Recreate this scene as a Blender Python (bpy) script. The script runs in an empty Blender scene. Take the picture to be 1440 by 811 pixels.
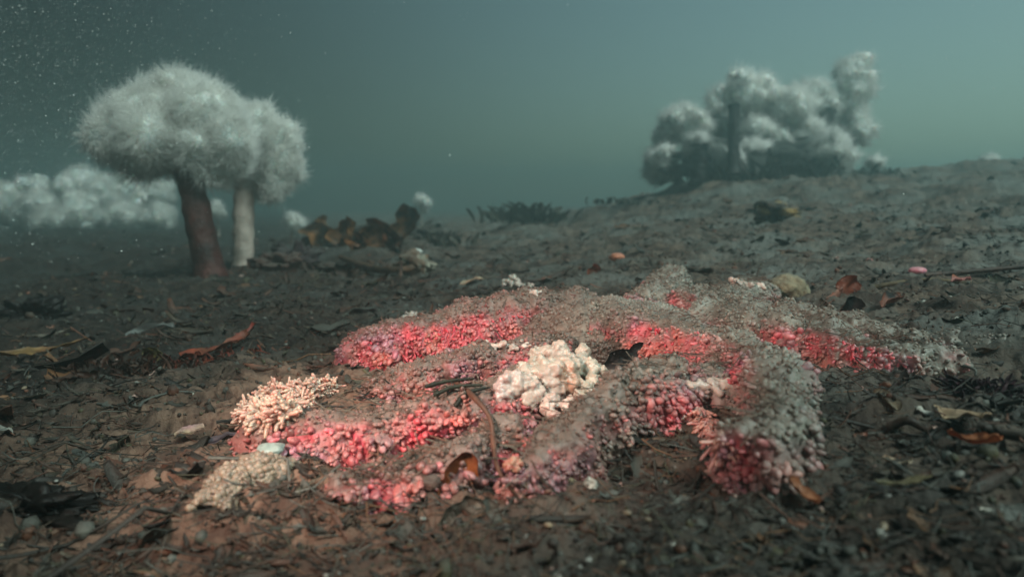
import bpy, math, random
import numpy as np
from mathutils import Vector
random.seed(7); RNG = np.random.default_rng(7)
S = bpy.context.scene; COL = S.collection
# ---------------------------------------------------------------- camera
F = 900.0; PITCH = math.radians(7.6); CAM = np.array([0.0, 0.0, 0.18])
cam = bpy.data.cameras.new("camera"); camo = bpy.data.objects.new("camera", cam); COL.objects.link(camo)
cam.sensor_width = 36; cam.lens = 36 * F / 1440; cam.clip_start = 0.01; cam.clip_end = 500
camo.location = CAM; camo.rotation_euler = (math.pi/2 - PITCH, 0, 0)
cam.dof.use_dof = True; cam.dof.focus_distance = 0.62; cam.dof.aperture_fstop = 5.6
S.camera = camo
# ---------------------------------------------------------------- daylight under water
SUN_EL, SUN_AZ = math.radians(55), math.radians(128)       # azimuth to the right of the view
SUND = Vector((math.sin(SUN_AZ)*math.cos(SUN_EL), math.cos(SUN_AZ)*math.cos(SUN_EL), math.sin(SUN_EL)))
W = bpy.data.worlds.new("World"); S.world = W; W.use_nodes = True
nt = W.node_tree; nt.nodes.clear()
out = nt.nodes.new("ShaderNodeOutputWorld"); bg = nt.nodes.new("ShaderNodeBackground"); bg.inputs[1].default_value = 0.086
sky = nt.nodes.new("ShaderNodeTexSky"); sky.sky_type = 'NISHITA'; sky.sun_disc = False
sky.sun_elevation = SUN_EL; sky.sun_rotation = SUN_AZ
geo = nt.nodes.new("ShaderNodeNewGeometry")
# the water column above dims and tints the sky; its glow is placed to the upper right, apart from the sun
dot = nt.nodes.new("ShaderNodeVectorMath"); dot.operation = 'DOT_PRODUCT'
tc = nt.nodes.new("ShaderNodeTexCoord"); nt.links.new(tc.outputs['Generated'], dot.inputs[0]); dot.inputs[1].default_value = Vector((.68, .33, .65))
rmp = nt.nodes.new("ShaderNodeMapRange"); rmp.interpolation_type = 'SMOOTHSTEP'
rmp.inputs[1].default_value = -0.05; rmp.inputs[2].default_value = 1.0; rmp.inputs[3].default_value = 0.10; rmp.inputs[4].default_value = 2.2
nt.links.new(dot.outputs['Value'], rmp.inputs[0])
mul = nt.nodes.new("ShaderNodeMix"); mul.data_type = 'RGBA'; mul.blend_type = 'MULTIPLY'; mul.inputs[0].default_value = 1
mul.inputs[7].default_value = (0.56, 0.625, 0.43, 1); nt.links.new(sky.outputs[0], mul.inputs[6])
mu2 = nt.nodes.new("ShaderNodeMix"); mu2.data_type = 'RGBA'; mu2.blend_type = 'MULTIPLY'; mu2.inputs[0].default_value = 1
nt.links.new(mul.outputs[2], mu2.inputs[6]); nt.links.new(rmp.outputs[0], mu2.inputs[7])
nt.links.new(mu2.outputs[2], bg.inputs[0]); nt.links.new(bg.outputs[0], out.inputs[0])
sun = bpy.data.lights.new("sun", 'SUN'); sun.energy = 3.6; sun.angle = math.radians(20); sun.color = (0.80, 1.0, 0.94)
suno = bpy.data.objects.new("sun", sun); COL.objects.link(suno); suno.location = (2, 2, 5)
suno.rotation_euler = (-SUND).to_track_quat('-Z', 'Y').to_euler()
S.view_settings.view_transform = 'Standard'; S.view_settings.look = 'None'; S.view_settings.exposure = 0.0; S.view_settings.gamma = 1
S.cycles.volume_bounces = 1; S.cycles.max_bounces = 10; S.cycles.diffuse_bounces = 6; S.cycles.transparent_max_bounces = 40; S.cycles.use_denoising = True
# the diver's light, held up and left of the camera: it brings out the reds of the star
lamp = bpy.data.lights.new("dive_light", 'SPOT'); lamp.energy = 43.0; lamp.color = (1.0, 0.76, 0.64)
lamp.spot_size = math.radians(50); lamp.spot_blend = 1.0; lamp.shadow_soft_size = 0.03
LAMP = Vector((-0.40, 0.06, 0.46)); lampo = bpy.data.objects.new("dive_light", lamp); COL.objects.link(lampo); lampo.location = LAMP

# ---------------------------------------------------------------- numpy helpers
def _h(i, j, k, s):
    n = (i*374761393 + j*668265263 + k*1274126177 + s*974711) & 0x7fffffff
    n = ((n ^ (n >> 13))*1274126177) & 0x7fffffff
    return ((n ^ (n >> 16)) & 0xffff)/65535.0*2 - 1
def noise(p, scale, s=0):
    """value noise on an (n,3) array of points, -1..1"""
    q = np.asarray(p, float)*scale; i = np.floor(q).astype(np.int64); f = q - i; f = f*f*f*(f*(f*6-15)+10); r = 0
    for dx in (0, 1):
        wx = f[:, 0] if dx else 1-f[:, 0]
        for dy in (0, 1):
            wy = f[:, 1] if dy else 1-f[:, 1]
            for dz in (0, 1):
                wz = f[:, 2] if dz else 1-f[:, 2]
                r = r + wx*wy*wz*_h(i[:, 0]+dx, i[:, 1]+dy, i[:, 2]+dz, s)
    return r
def fbm(p, scale, oct=4, s=0, gain=.5):
    a = 1; r = 0
    for o in range(oct): r = r + a*noise(p, scale*2.03**o, s+o*17); a *= gain
    return r
def sst(a, b, x):
    t = np.clip((x-a)/(b-a), 0, 1); return t*t*(3-2*t)
def terrain(x, y):
    x = np.asarray(x, float); y = np.asarray(y, float)
    xl = np.minimum(x, 0); xr = np.maximum(x, 0)
    z = -0.10*(1-np.exp(xl/0.9)) + 0.11*5*(1-np.exp(-xr/5))*(1-.6*sst(5, 12, y))*1.06
    z = z + 0.14*sst(1.6, 4.0, y)*sst(.2, 1.4, x)*(1-sst(4.6, 9, y))
    return z
def ray(px, py):
    u = (px-720)/F; v = (405.5-py)/F
    return np.array([u, math.cos(PITCH)+v*math.sin(PITCH), -math.sin(PITCH)+v*math.cos(PITCH)])
TS = np.geomspace(.15, 30, 6000)
def at(px, py, zo=0.0):
    """the point of the terrain (raised by zo) that a photo pixel looks at"""
    d = ray(px, py); P = CAM + TS[:, None]*d
    k = np.nonzero(P[:, 2] < terrain(P[:, 0], P[:, 1])+zo)[0]
    return P[k[0]] if len(k) else P[-1]
def P(px, py, d): return CAM + ray(px, py)*d
def proj(Q):
    Q = np.asarray(Q)-CAM; z = Q[:, 1]*math.cos(PITCH)-Q[:, 2]*math.sin(PITCH); v = Q[:, 1]*math.sin(PITCH)+Q[:, 2]*math.cos(PITCH)
    return 720+F*Q[:, 0]/z, 405.5-F*v/z
def depth(p): return float(np.dot(np.asarray(p)-CAM, [0, math.cos(PITCH), -math.sin(PITCH)]))
def catmull(pts, n):
    pts = np.asarray(pts, float); m = len(pts); t = np.linspace(0, m-1, n); i = np.minimum(t.astype(int), m-2); f = (t-i)[:, None]
    e = np.vstack([2*pts[0]-pts[1], pts, 2*pts[-1]-pts[-2]]); a, b, c, d = e[i], e[i+1], e[i+2], e[i+3]
    return .5*((2*b)+(-a+c)*f+(2*a-5*b+4*c-d)*f*f+(-a+3*b-3*c+d)*f**3)
def unit(a): return a/np.maximum(np.linalg.norm(a, axis=-1, keepdims=True), 1e-9)
def frames(n):
    n = unit(n); a = np.where(np.abs(n[:, 2:3]) < .9, [[0, 0, 1.]], [[1., 0, 0]]); x = unit(np.cross(a, n)); return np.stack([x, np.cross(n, x), n], 1)
_ico = {}
def ico(sub):
    if sub not in _ico:
        import bmesh
        b = bmesh.new(); bmesh.ops.create_icosphere(b, subdivisions=sub, radius=1)
        _ico[sub] = (np.array([v.co[:] for v in b.verts]), np.array([[v.index for v in f.verts] for f in b.faces])); b.free()
    return _ico[sub]
def grid_faces(nu, nv, wrap=False):
    i, j = np.meshgrid(np.arange(nu-1), np.arange(nv if wrap else nv-1), indexing='ij'); j2 = (j+1) % nv
    return np.stack([i*nv+j, (i+1)*nv+j, (i+1)*nv+j2, i*nv+j2], -1).reshape(-1, 4)
def inst(T, Fc, pos, fr, scl):
    """copies of a template: pos (n,3), frames (n,3,3) rows x,y,z, scl (n,3) -> one vertex and face array"""
    v = np.einsum('nk,tk,nkc->ntc', np.ones((len(pos), 3)), T, fr*scl[:, :, None]) if False else np.einsum('tk,nkc->ntc', T, fr*scl[:, :, None])
    V = (v + pos[:, None, :]).reshape(-1, 3); f = (Fc[None]+np.arange(len(pos))[:, None, None]*len(T)).reshape(-1, Fc.shape[1])
    return V, f
# ---------------------------------------------------------------- object helpers
def mesh(name, V, Fc, mat, col=None, smooth=True):
    V = np.ascontiguousarray(V, np.float32); me = bpy.data.meshes.new(name)
    fs = Fc if isinstance(Fc, list) else [Fc]
    me.vertices.add(len(V)); me.vertices.foreach_set("co", V.ravel())
    loops = np.concatenate([f.ravel() for f in fs]).astype(np.int32)
    tot = np.concatenate([np.full(len(f), f.shape[1]) for f in fs]); st = np.concatenate([[0], np.cumsum(tot)[:-1]])
    me.loops.add(len(loops)); me.loops.foreach_set("vertex_index", loops)
    me.polygons.add(len(tot)); me.polygons.foreach_set("loop_start", st.astype(np.int32)); me.polygons.foreach_set("loop_total", tot.astype(np.int32))
    me.update(calc_edges=True); me.validate()
    me.polygons.foreach_set("use_smooth", np.full(len(tot), smooth)); me.materials.append(mat)
    if col is not None:
        a = me.attributes.new("tint", 'FLOAT_COLOR', 'POINT'); c = np.ones((len(V), 4), np.float32); c[:, :3] = col; a.data.foreach_set("color", c.ravel())
    return me
WL = {}
def obj(name, V, Fc, mat, parent=None, col=None, smooth=True, origin=None, kind=None):
    V = np.asarray(V, float)
    if parent is not None: o0 = WL[parent.name]
    else: o0 = np.array([V[:, 0].mean(), V[:, 1].mean(), V[:, 2].min()]) if origin is None else np.asarray(origin, float)
    o = bpy.data.objects.new(name, mesh(name, V-o0, Fc, mat, col, smooth)); COL.objects.link(o); WL[o.name] = o0
    if parent is not None: o.parent = parent
    else: o.location = o0
    if kind: o['kind'] = kind
    return o
def tag(o, label, cat, group=None):
    o['label'] = label; o['category'] = cat
    if group: o['group'] = group
    return o
def thing(name, label, cat, loc, group=None):
    o = bpy.data.objects.new(name, None); COL.objects.link(o); o.location = loc; WL[o.name] = np.asarray(loc, float); o.empty_display_size = .02
    return tag(o, label, cat, group)
# ---------------------------------------------------------------- materials
def material(name, base=(.5, .5, .5), attr=False, rough=.8, bump=.3, bscale=300, var=.35, vscale=60, sss=0, sssr=(.01, .004, .003), transl=0, silt=0, siltc=(.15, .14, .12), spec=.3):
    m = bpy.data.materials.new(name); m.use_nodes = True; t = m.node_tree; N = t.nodes; L = t.links; b = N['Principled BSDF']
    co = N.new("ShaderNodeTexCoord")
    n1 = N.new("ShaderNodeTexNoise"); n1.inputs['Scale'].default_value = vscale; n1.inputs['Detail'].default_value = 5; L.new(co.outputs['Object'], n1.inputs['Vector'])
    mr = N.new("ShaderNodeMapRange"); mr.inputs[1].default_value = .3; mr.inputs[2].default_value = .7; mr.inputs[3].default_value = 1-var; mr.inputs[4].default_value = 1+var; L.new(n1.outputs[0], mr.inputs[0])
    mx = N.new("ShaderNodeMix"); mx.data_type = 'RGBA'; mx.blend_type = 'MULTIPLY'; mx.inputs[0].default_value = 1
    if attr: a = N.new("ShaderNodeAttribute"); a.attribute_name = "tint"; L.new(a.outputs['Color'], mx.inputs[6])
    else: mx.inputs[6].default_value = (*base, 1)
    L.new(mr.outputs[0], mx.inputs[7]); c = mx.outputs[2]
    if silt:      # sediment that has settled on what faces up
        g = N.new("ShaderNodeNewGeometry"); sp = N.new("ShaderNodeSeparateXYZ"); L.new(g.outputs['Normal'], sp.inputs[0])
        n2 = N.new("ShaderNodeTexNoise"); n2.inputs['Scale'].default_value = vscale*.6; n2.inputs['Detail'].default_value = 6; L.new(co.outputs['Object'], n2.inputs['Vector'])
        ad = N.new("ShaderNodeMath"); ad.operation = 'ADD'; L.new(sp.outputs[2], ad.inputs[0]); L.new(n2.outputs[0], ad.inputs[1])
        r2 = N.new("ShaderNodeMapRange"); r2.inputs[1].default_value = .75; r2.inputs[2].default_value = 1.5; r2.inputs[4].default_value = silt; L.new(ad.outputs[0], r2.inputs[0])
        m2 = N.new("ShaderNodeMix"); m2.data_type = 'RGBA'; L.new(r2.outputs[0], m2.inputs[0]); L.new(c, m2.inputs[6]); m2.inputs[7].default_value = (*siltc, 1); c = m2.outputs[2]
    L.new(c, b.inputs['Base Color']); b.inputs['Roughness'].default_value = rough; b.inputs['Specular IOR Level'].default_value = spec
    if sss: b.inputs['Subsurface Weight'].default_value = sss; b.inputs['Subsurface Radius'].default_value = (1, .4, .3); b.inputs['Subsurface Scale'].default_value = sssr[0]
    if bump:
        nb = N.new("ShaderNodeTexNoise"); nb.inputs['Scale'].default_value = bscale; nb.inputs['Detail'].default_value = 6; L.new(co.outputs['Object'], nb.inputs['Vector'])
        bp = N.new("ShaderNodeBump"); bp.inputs['Strength'].default_value = bump; bp.inputs['Distance'].default_value = .6/bscale; L.new(nb.outputs[0], bp.inputs['Height']); L.new(bp.outputs[0], b.inputs['Normal'])
    if transl:
        tr = N.new("ShaderNodeBsdfTranslucent"); L.new(c, tr.inputs[0]); ms = N.new("ShaderNodeMixShader"); ms.inputs[0].default_value = transl
        L.new(b.outputs[0], ms.inputs[1]); L.new(tr.outputs[0], ms.inputs[2]); L.new(ms.outputs[0], N['Material Output'].inputs[0])
    return m
M_flesh = material("star_skin", attr=True, rough=.5, bump=.5, bscale=500, var=.3, vscale=160, sss=.35, sssr=(.004,), silt=.75, siltc=(.135, .102, .083), spec=.45)
M_disc = material("star_disc", attr=True, rough=.75, bump=.8, bscale=300, var=.4, vscale=120)
M_pap = material("star_papillae", attr=True, rough=.42, bump=.35, bscale=700, var=.3, vscale=240, sss=.35, sssr=(.003,), silt=.35, siltc=(.16, .12, .10), spec=.5)
M_white = material("pale_tissue", attr=True, rough=.35, bump=.3, bscale=260, var=.22, vscale=90, sss=.6, sssr=(.007,), spec=.5, silt=.35, siltc=(.26, .18, .13))
M_litter = material("litter", attr=True, rough=.65, bump=.6, bscale=260, var=.55, vscale=70, silt=.55, siltc=(.055, .053, .046), transl=.08)
M_leaf = material("leaf", attr=True, rough=.5, bump=.5, bscale=200, var=.5, vscale=60, silt=.2, siltc=(.09, .08, .066), transl=.35)
M_kelp = material("kelp", attr=True, rough=.4, bump=.5, bscale=120, var=.5, vscale=30, silt=.04, transl=.5)
M_shell = material("shell", attr=True, rough=.45, bump=.3, bscale=250, var=.3, vscale=120, silt=.3, siltc=(.12, .115, .1))
M_rock = material("rock", attr=True, rough=.85, bump=.9, bscale=120, var=.6, vscale=40, silt=.6, siltc=(.08, .08, .07))
M_tent = material("tentacles", base=(.92, .91, .88), rough=.6, bump=0, var=.06, vscale=20, transl=.45)
t_ = M_tent.node_tree; mo_ = t_.nodes['Material Output']; src_ = mo_.inputs[0].links[0].from_socket; tp_ = t_.nodes.new("ShaderNodeBsdfTransparent"); mt_ = t_.nodes.new("ShaderNodeMixShader"); mt_.inputs[0].default_value = .5
t_.links.new(src_, mt_.inputs[1]); t_.links.new(tp_.outputs[0], mt_.inputs[2]); t_.links.new(mt_.outputs[0], mo_.inputs[0])      # thin clear flesh
M_crown = material("anemone_crown", base=(.92, .91, .87), rough=.7, bump=.5, bscale=60, var=.08, vscale=14, sss=.5, sssr=(.05,))
M_stalkd = material("dark_stalk", base=(.040, .009, .006), rough=.6, bump=.7, bscale=70, var=.75, vscale=18)
M_stalkp = material("pale_stalk", base=(.36, .29, .25), rough=.55, bump=.4, bscale=90, var=.25, vscale=20, sss=.2)
M_stalkg = material("brown_stalk", base=(.014, .012, .011), rough=.6, bump=.4, bscale=60, var=.35, vscale=15)
M_snow = material("marine_snow", base=(.9, .9, .88), rough=.6, bump=0, var=.05)
def ground_material():
    m = bpy.data.materials.new("seabed"); m.use_nodes = True; t = m.node_tree; N = t.nodes; L = t.links; b = N['Principled BSDF']
    co = N.new("ShaderNodeTexCoord")
    def nz(sc, d=6):
        n = N.new("ShaderNodeTexNoise"); n.inputs['Scale'].default_value = sc; n.inputs['Detail'].default_value = d; n.inputs['Roughness'].default_value = .62; L.new(co.outputs['Object'], n.inputs['Vector']); return n.outputs[0]
    def mix(f, a, c):
        x = N.new("ShaderNodeMix"); x.data_type = 'RGBA'; L.new(f, x.inputs[0])
        for s, v in ((6, a), (7, c)):
            if isinstance(v, tuple): x.inputs[s].default_value = (*v, 1)
            else: L.new(v, x.inputs[s])
        return x.outputs[2]
    def ramp(f, a, c):
        r = N.new("ShaderNodeMapRange"); r.interpolation_type = 'SMOOTHSTEP'; r.inputs[1].default_value = a; r.inputs[2].default_value = c; L.new(f, r.inputs[0]); return r.outputs[0]
    c = mix(ramp(nz(22), .38, .62), (.026, .016, .012), (.085, .060, .045))
    c = mix(ramp(nz(4.5), .42, .66), c, (.080, .080, .072))
    c = mix(ramp(nz(60), .52, .70), c, (.013, .009, .007))
    c = mix(ramp(nz(130, 3), .66, .74), c, (.18, .16, .14))
    c = mix(ramp(nz(75, 3), .68, .76), c, (.11, .035, .02))
    # light falloff painted in over dark kelp in front and left; pale silt right
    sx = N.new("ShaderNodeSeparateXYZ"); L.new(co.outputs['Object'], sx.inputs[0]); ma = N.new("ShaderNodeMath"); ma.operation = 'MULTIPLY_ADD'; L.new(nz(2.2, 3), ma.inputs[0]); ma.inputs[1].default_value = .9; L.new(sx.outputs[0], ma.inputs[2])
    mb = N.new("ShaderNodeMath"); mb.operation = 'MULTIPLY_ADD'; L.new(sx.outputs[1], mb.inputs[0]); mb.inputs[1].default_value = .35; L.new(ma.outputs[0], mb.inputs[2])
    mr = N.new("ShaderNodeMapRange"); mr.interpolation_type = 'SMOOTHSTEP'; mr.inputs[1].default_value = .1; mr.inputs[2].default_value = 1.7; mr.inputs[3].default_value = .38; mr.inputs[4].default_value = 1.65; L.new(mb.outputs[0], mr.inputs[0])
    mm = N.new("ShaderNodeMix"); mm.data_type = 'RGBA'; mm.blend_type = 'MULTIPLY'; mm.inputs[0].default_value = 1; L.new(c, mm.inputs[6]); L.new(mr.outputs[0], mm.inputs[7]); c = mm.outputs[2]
    # lamp pool by the star's left arms, painted in as lighter brown
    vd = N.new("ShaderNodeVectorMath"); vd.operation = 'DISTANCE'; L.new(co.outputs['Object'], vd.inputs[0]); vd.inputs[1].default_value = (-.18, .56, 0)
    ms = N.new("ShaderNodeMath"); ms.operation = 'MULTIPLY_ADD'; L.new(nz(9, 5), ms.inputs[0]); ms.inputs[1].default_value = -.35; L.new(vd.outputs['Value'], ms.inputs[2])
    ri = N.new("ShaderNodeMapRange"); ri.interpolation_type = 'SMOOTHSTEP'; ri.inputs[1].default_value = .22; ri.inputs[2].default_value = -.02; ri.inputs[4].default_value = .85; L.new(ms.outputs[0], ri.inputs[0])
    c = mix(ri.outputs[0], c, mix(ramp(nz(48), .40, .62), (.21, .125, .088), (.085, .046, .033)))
    L.new(c, b.inputs['Base Color']); b.inputs['Roughness'].default_value = .85; b.inputs['Specular IOR Level'].default_value = .25
    bp = N.new("ShaderNodeBump"); bp.inputs['Strength'].default_value = .9; bp.inputs['Distance'].default_value = .004; L.new(nz(170, 8), bp.inputs['Height']); L.new(bp.outputs[0], b.inputs['Normal'])
    return m
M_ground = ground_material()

# ---------------------------------------------------------------- seabed: one sheet, finely cut where the camera sees it
def relief(x, y):
    p = np.stack([x, y, np.zeros_like(x)], 1); r = np.hypot(x, y)
    pa = np.stack([x*.7+y*.25, y*1.5, np.zeros_like(x)], 1)
    d = .012*fbm(p, 7, 3, 3) + .0085*np.abs(fbm(pa, 22, 3, 9)) + .0045*fbm(pa, 55, 3, 21)
    d = d + .0022*fbm(p, 170, 2, 33)*(r < 3) + .035*fbm(p, 1.6, 3, 41)*sst(.9, 3, r) + .020*fbm(p, 6, 3, 43)*sst(1.5, 3.5, r)
    return d
def ground_z(x, y): x = np.atleast_1d(np.asarray(x, float)); y = np.atleast_1d(np.asarray(y, float)); return terrain(x, y)+relief(x, y)
az = np.concatenate([np.radians(np.linspace(-46, 46, 760)), np.radians(np.linspace(46, 314, 90)[1:-1])])
rr = np.concatenate([[.02], np.geomspace(.12, 9, 500), np.geomspace(9, 22, 30)[1:]])
R, A = np.meshgrid(rr, az, indexing='ij'); gx = (R*np.sin(A)).ravel(); gy = (R*np.cos(A)).ravel()
gV = np.stack([gx, gy, ground_z(gx, gy)], 1); gF = grid_faces(len(rr), len(az), True)
cap = np.array([[len(gV), j, (j+1) % len(az)] for j in range(len(az))]); gV = np.vstack([gV, [0, 0, float(ground_z(0, 0)[0])]])
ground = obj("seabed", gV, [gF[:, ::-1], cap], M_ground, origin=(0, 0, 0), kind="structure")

# ---------------------------------------------------------------- the sea star
SILT = np.array([.145, .102, .080]); SILT_LIT = np.array([.20, .19, .16])
RED = np.array([.60, .025, .06]); PINK = np.array([.62, .11, .145]); SALM = np.array([.62, .17, .13]); MAUVE = np.array([.36, .17, .25]); CREAM = np.array([.72, .52, .42])
BLOBS = [(420, 612, 50, .8), (700, 590, 35, .6), (660, 612, 30, .6), (600, 662, 30, .6), (740, 640, 30, .6), (560, 500, 40, .7), (470, 500, 25, .7), (850, 480, 30, .6), (1085, 475, 30, .7), (1280, 512, 25, .6), (690, 452, 46, 1), (610, 470, 40, .9), (655, 435, 30, .8), (540, 487, 32, .8), (500, 495, 25, .6), (720, 478, 40, .9), (600, 530, 35, .7), (640, 520, 30, .7), (930, 470, 45, 1),
         (900, 465, 25, .8), (985, 480, 40, .9), (1045, 512, 28, .9), (1020, 530, 15, .6), (975, 515, 18, .8), (1100, 466, 25, .6), (1140, 482, 32, .9), (1190, 492, 40, 1), (1240, 500, 30, .8),
         (560, 600, 50, .9), (620, 585, 45, .9), (470, 605, 55, .8), (400, 605, 40, .75), (380, 570, 40, .8), (500, 575, 30, .4), (530, 690, 38, .65), (490, 680, 25, .6), (580, 690, 30, .8), (640, 660, 30, .5),
         (775, 408, 25, .8), (800, 412, 20, .6), (885, 412, 18, .5), (990, 615, 45, .8), (720, 655, 25, .7), (770, 640, 25, .5), (840, 580, 25, .35), (870, 590, 25, .4), (690, 395, 30, .8), (1330, 495, 20, .4), (760, 510, 30, .6)]
def clean(Pts):      # where the flesh is bare of silt
    X, Y = proj(Pts); X = X+9*noise(Pts, 60, 15); Y = Y+7*noise(Pts, 60, 16); c = np.zeros(len(Pts))
    for x, y, r, s in BLOBS: c = np.maximum(c, s*np.exp(-(((X-x)**2+((Y-y)*1.35)**2)/(r*r*1.1))))
    return c
ARMS = [  # crest line in the photograph, base to tip: x, y, height and half width there (px)
    [(830, 406, 36, 40), (730, 410, 46, 40), (650, 427, 46, 37), (570, 450, 40, 33), (480, 473, 26, 26)],
    [(800, 470, 30, 32), (720, 482, 36, 31), (640, 503, 34, 29), (560, 522, 28, 26), (500, 538, 18, 22)],
    [(780, 510, 46, 44), (700, 533, 52, 42), (620, 553, 54, 41), (540, 570, 54, 40), (450, 584, 50, 38), (350, 592, 38, 32)],
    [(720, 590, 34, 32), (650, 620, 40, 33), (580, 644, 40, 33), (520, 660, 38, 31), (468, 680, 28, 28)],
    [(1035, 524, 38, 28), (985, 502, 50, 33), (915, 510, 56, 39), (850, 546, 56, 40), (780, 600, 54, 40), (700, 655, 40, 35)],
    [(840, 426, 40, 44), (940, 442, 46, 45), (1030, 466, 54, 45), (1085, 500, 66, 46), (1100, 548, 72, 47), (1072, 592, 66, 43), (1005, 604, 46, 36)],
    [(980, 424, 34, 36), (1080, 438, 34, 32), (1180, 462, 36, 28), (1270, 484, 30, 26), (1370, 500, 14, 22)],
    [(980, 410, 30, 34), (1090, 423, 24, 24), (1200, 447, 20, 20), (1310, 468, 14, 18), (1430, 482, 8, 16)],
    [(900, 415, 34, 36), (935, 392, 32, 28), (950, 372, 24, 22)],
    [(960, 412, 34, 34), (1030, 400, 28, 28), (1080, 390, 22, 22)],
]
def metric(x, y, hp, wp):
    h = .03
    for _ in range(6): p = at(x, y, h); h = 1.27*hp/F*depth(p)
    return p[0], p[1], h, wp/F*depth(p)
STAR0 = at(850, 480); STAR0 = np.array([STAR0[0], STAR0[1], terrain(STAR0[0], STAR0[1])])
star = thing("sea_star", "sprawling silt-covered sea star with knobbly pink and red flesh showing on its flanks", "sea star", STAR0)
SPINES = []
def make_spine(a, n=120):
    k_ = len(SPINES); fw = (1.15, 1.1, 1.15, 1.05, 1.0, .95)[k_] if k_ < 6 else 1.1; fh = 1.3 if k_ in (6, 7) else 1.22
    pts = [np.array(metric(q[0], q[1], q[2]*fh, q[3]*fw)) for q in a]
    c = catmull(pts, n); SPINES.append(c); return c
def star_h(x, y):
    x = np.atleast_1d(x); y = np.atleast_1d(y); H = np.zeros(len(x))
    for c in SPINES:
        for k in range(0, len(c), 2):
            d2 = ((x-c[k, 0])**2+(y-c[k, 1])**2)/c[k, 3]**2
            H = np.maximum(H, c[k, 2]*np.sqrt(np.clip(1-d2, 0, 1)))
    return H
PT, PF = ico(2)
PT = PT.copy()
def colour(Pts, N, rnd):
    c = clean(Pts); side = np.clip(1.2-N[:, 2]*1.15, 0.0, 1.0)
    c = c*np.clip(.85+.75*noise(Pts, 55, 17)+.5*noise(Pts, 130, 18), 0, 1.15); k = np.clip(c*(.12+.98*side) + (.20+.42*np.clip(noise(Pts, 24, 19)+.3, 0, 1))*side + .30*(rnd-.5) + .30*sst(.12, -.15, Pts[:, 0])*np.clip(.35+noise(Pts, 36, 23), 0, 1), 0, 1)
    n = noise(Pts, 28, 5)*.5+.5; n2 = noise(Pts, 45, 6)*.5+.5
    fl = RED*(1-n[:, None])+PINK*n[:, None]; mv = .75*sst(.5, .72, n2)[:, None]; fl = fl*(1-mv)+MAUVE*mv; du_ = .6*sst(.5, .75, noise(Pts, 75, 27)*.5+.5)[:, None]; fl = fl*(1-du_)+np.array([.36, .17, .155])*du_
    q = .7*sst(.68, .9, noise(Pts, 33, 8)*.5+.5)[:, None]; fl = fl*(1-q)+SALM*q
    left = sst(.15, -.3, Pts[:, 0])[:, None]   # silt turns redder brown towards the left arms
    rt = sst(.02, .2, Pts[:, 0])[:, None]; s0 = SILT*(1-rt)+SILT_LIT*rt; s = s0*(1-.85*left)+np.array([.21, .095, .08])*.85*left; s = s*(1+.35*noise(Pts, 50, 29))[:, None]  # right arms get paler grey silt, standing in for the teal side light
    kk = sst(.12, .88, k)[:, None]*.86
    return s*(1-kk)+fl*kk, kk[:, 0]
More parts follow.
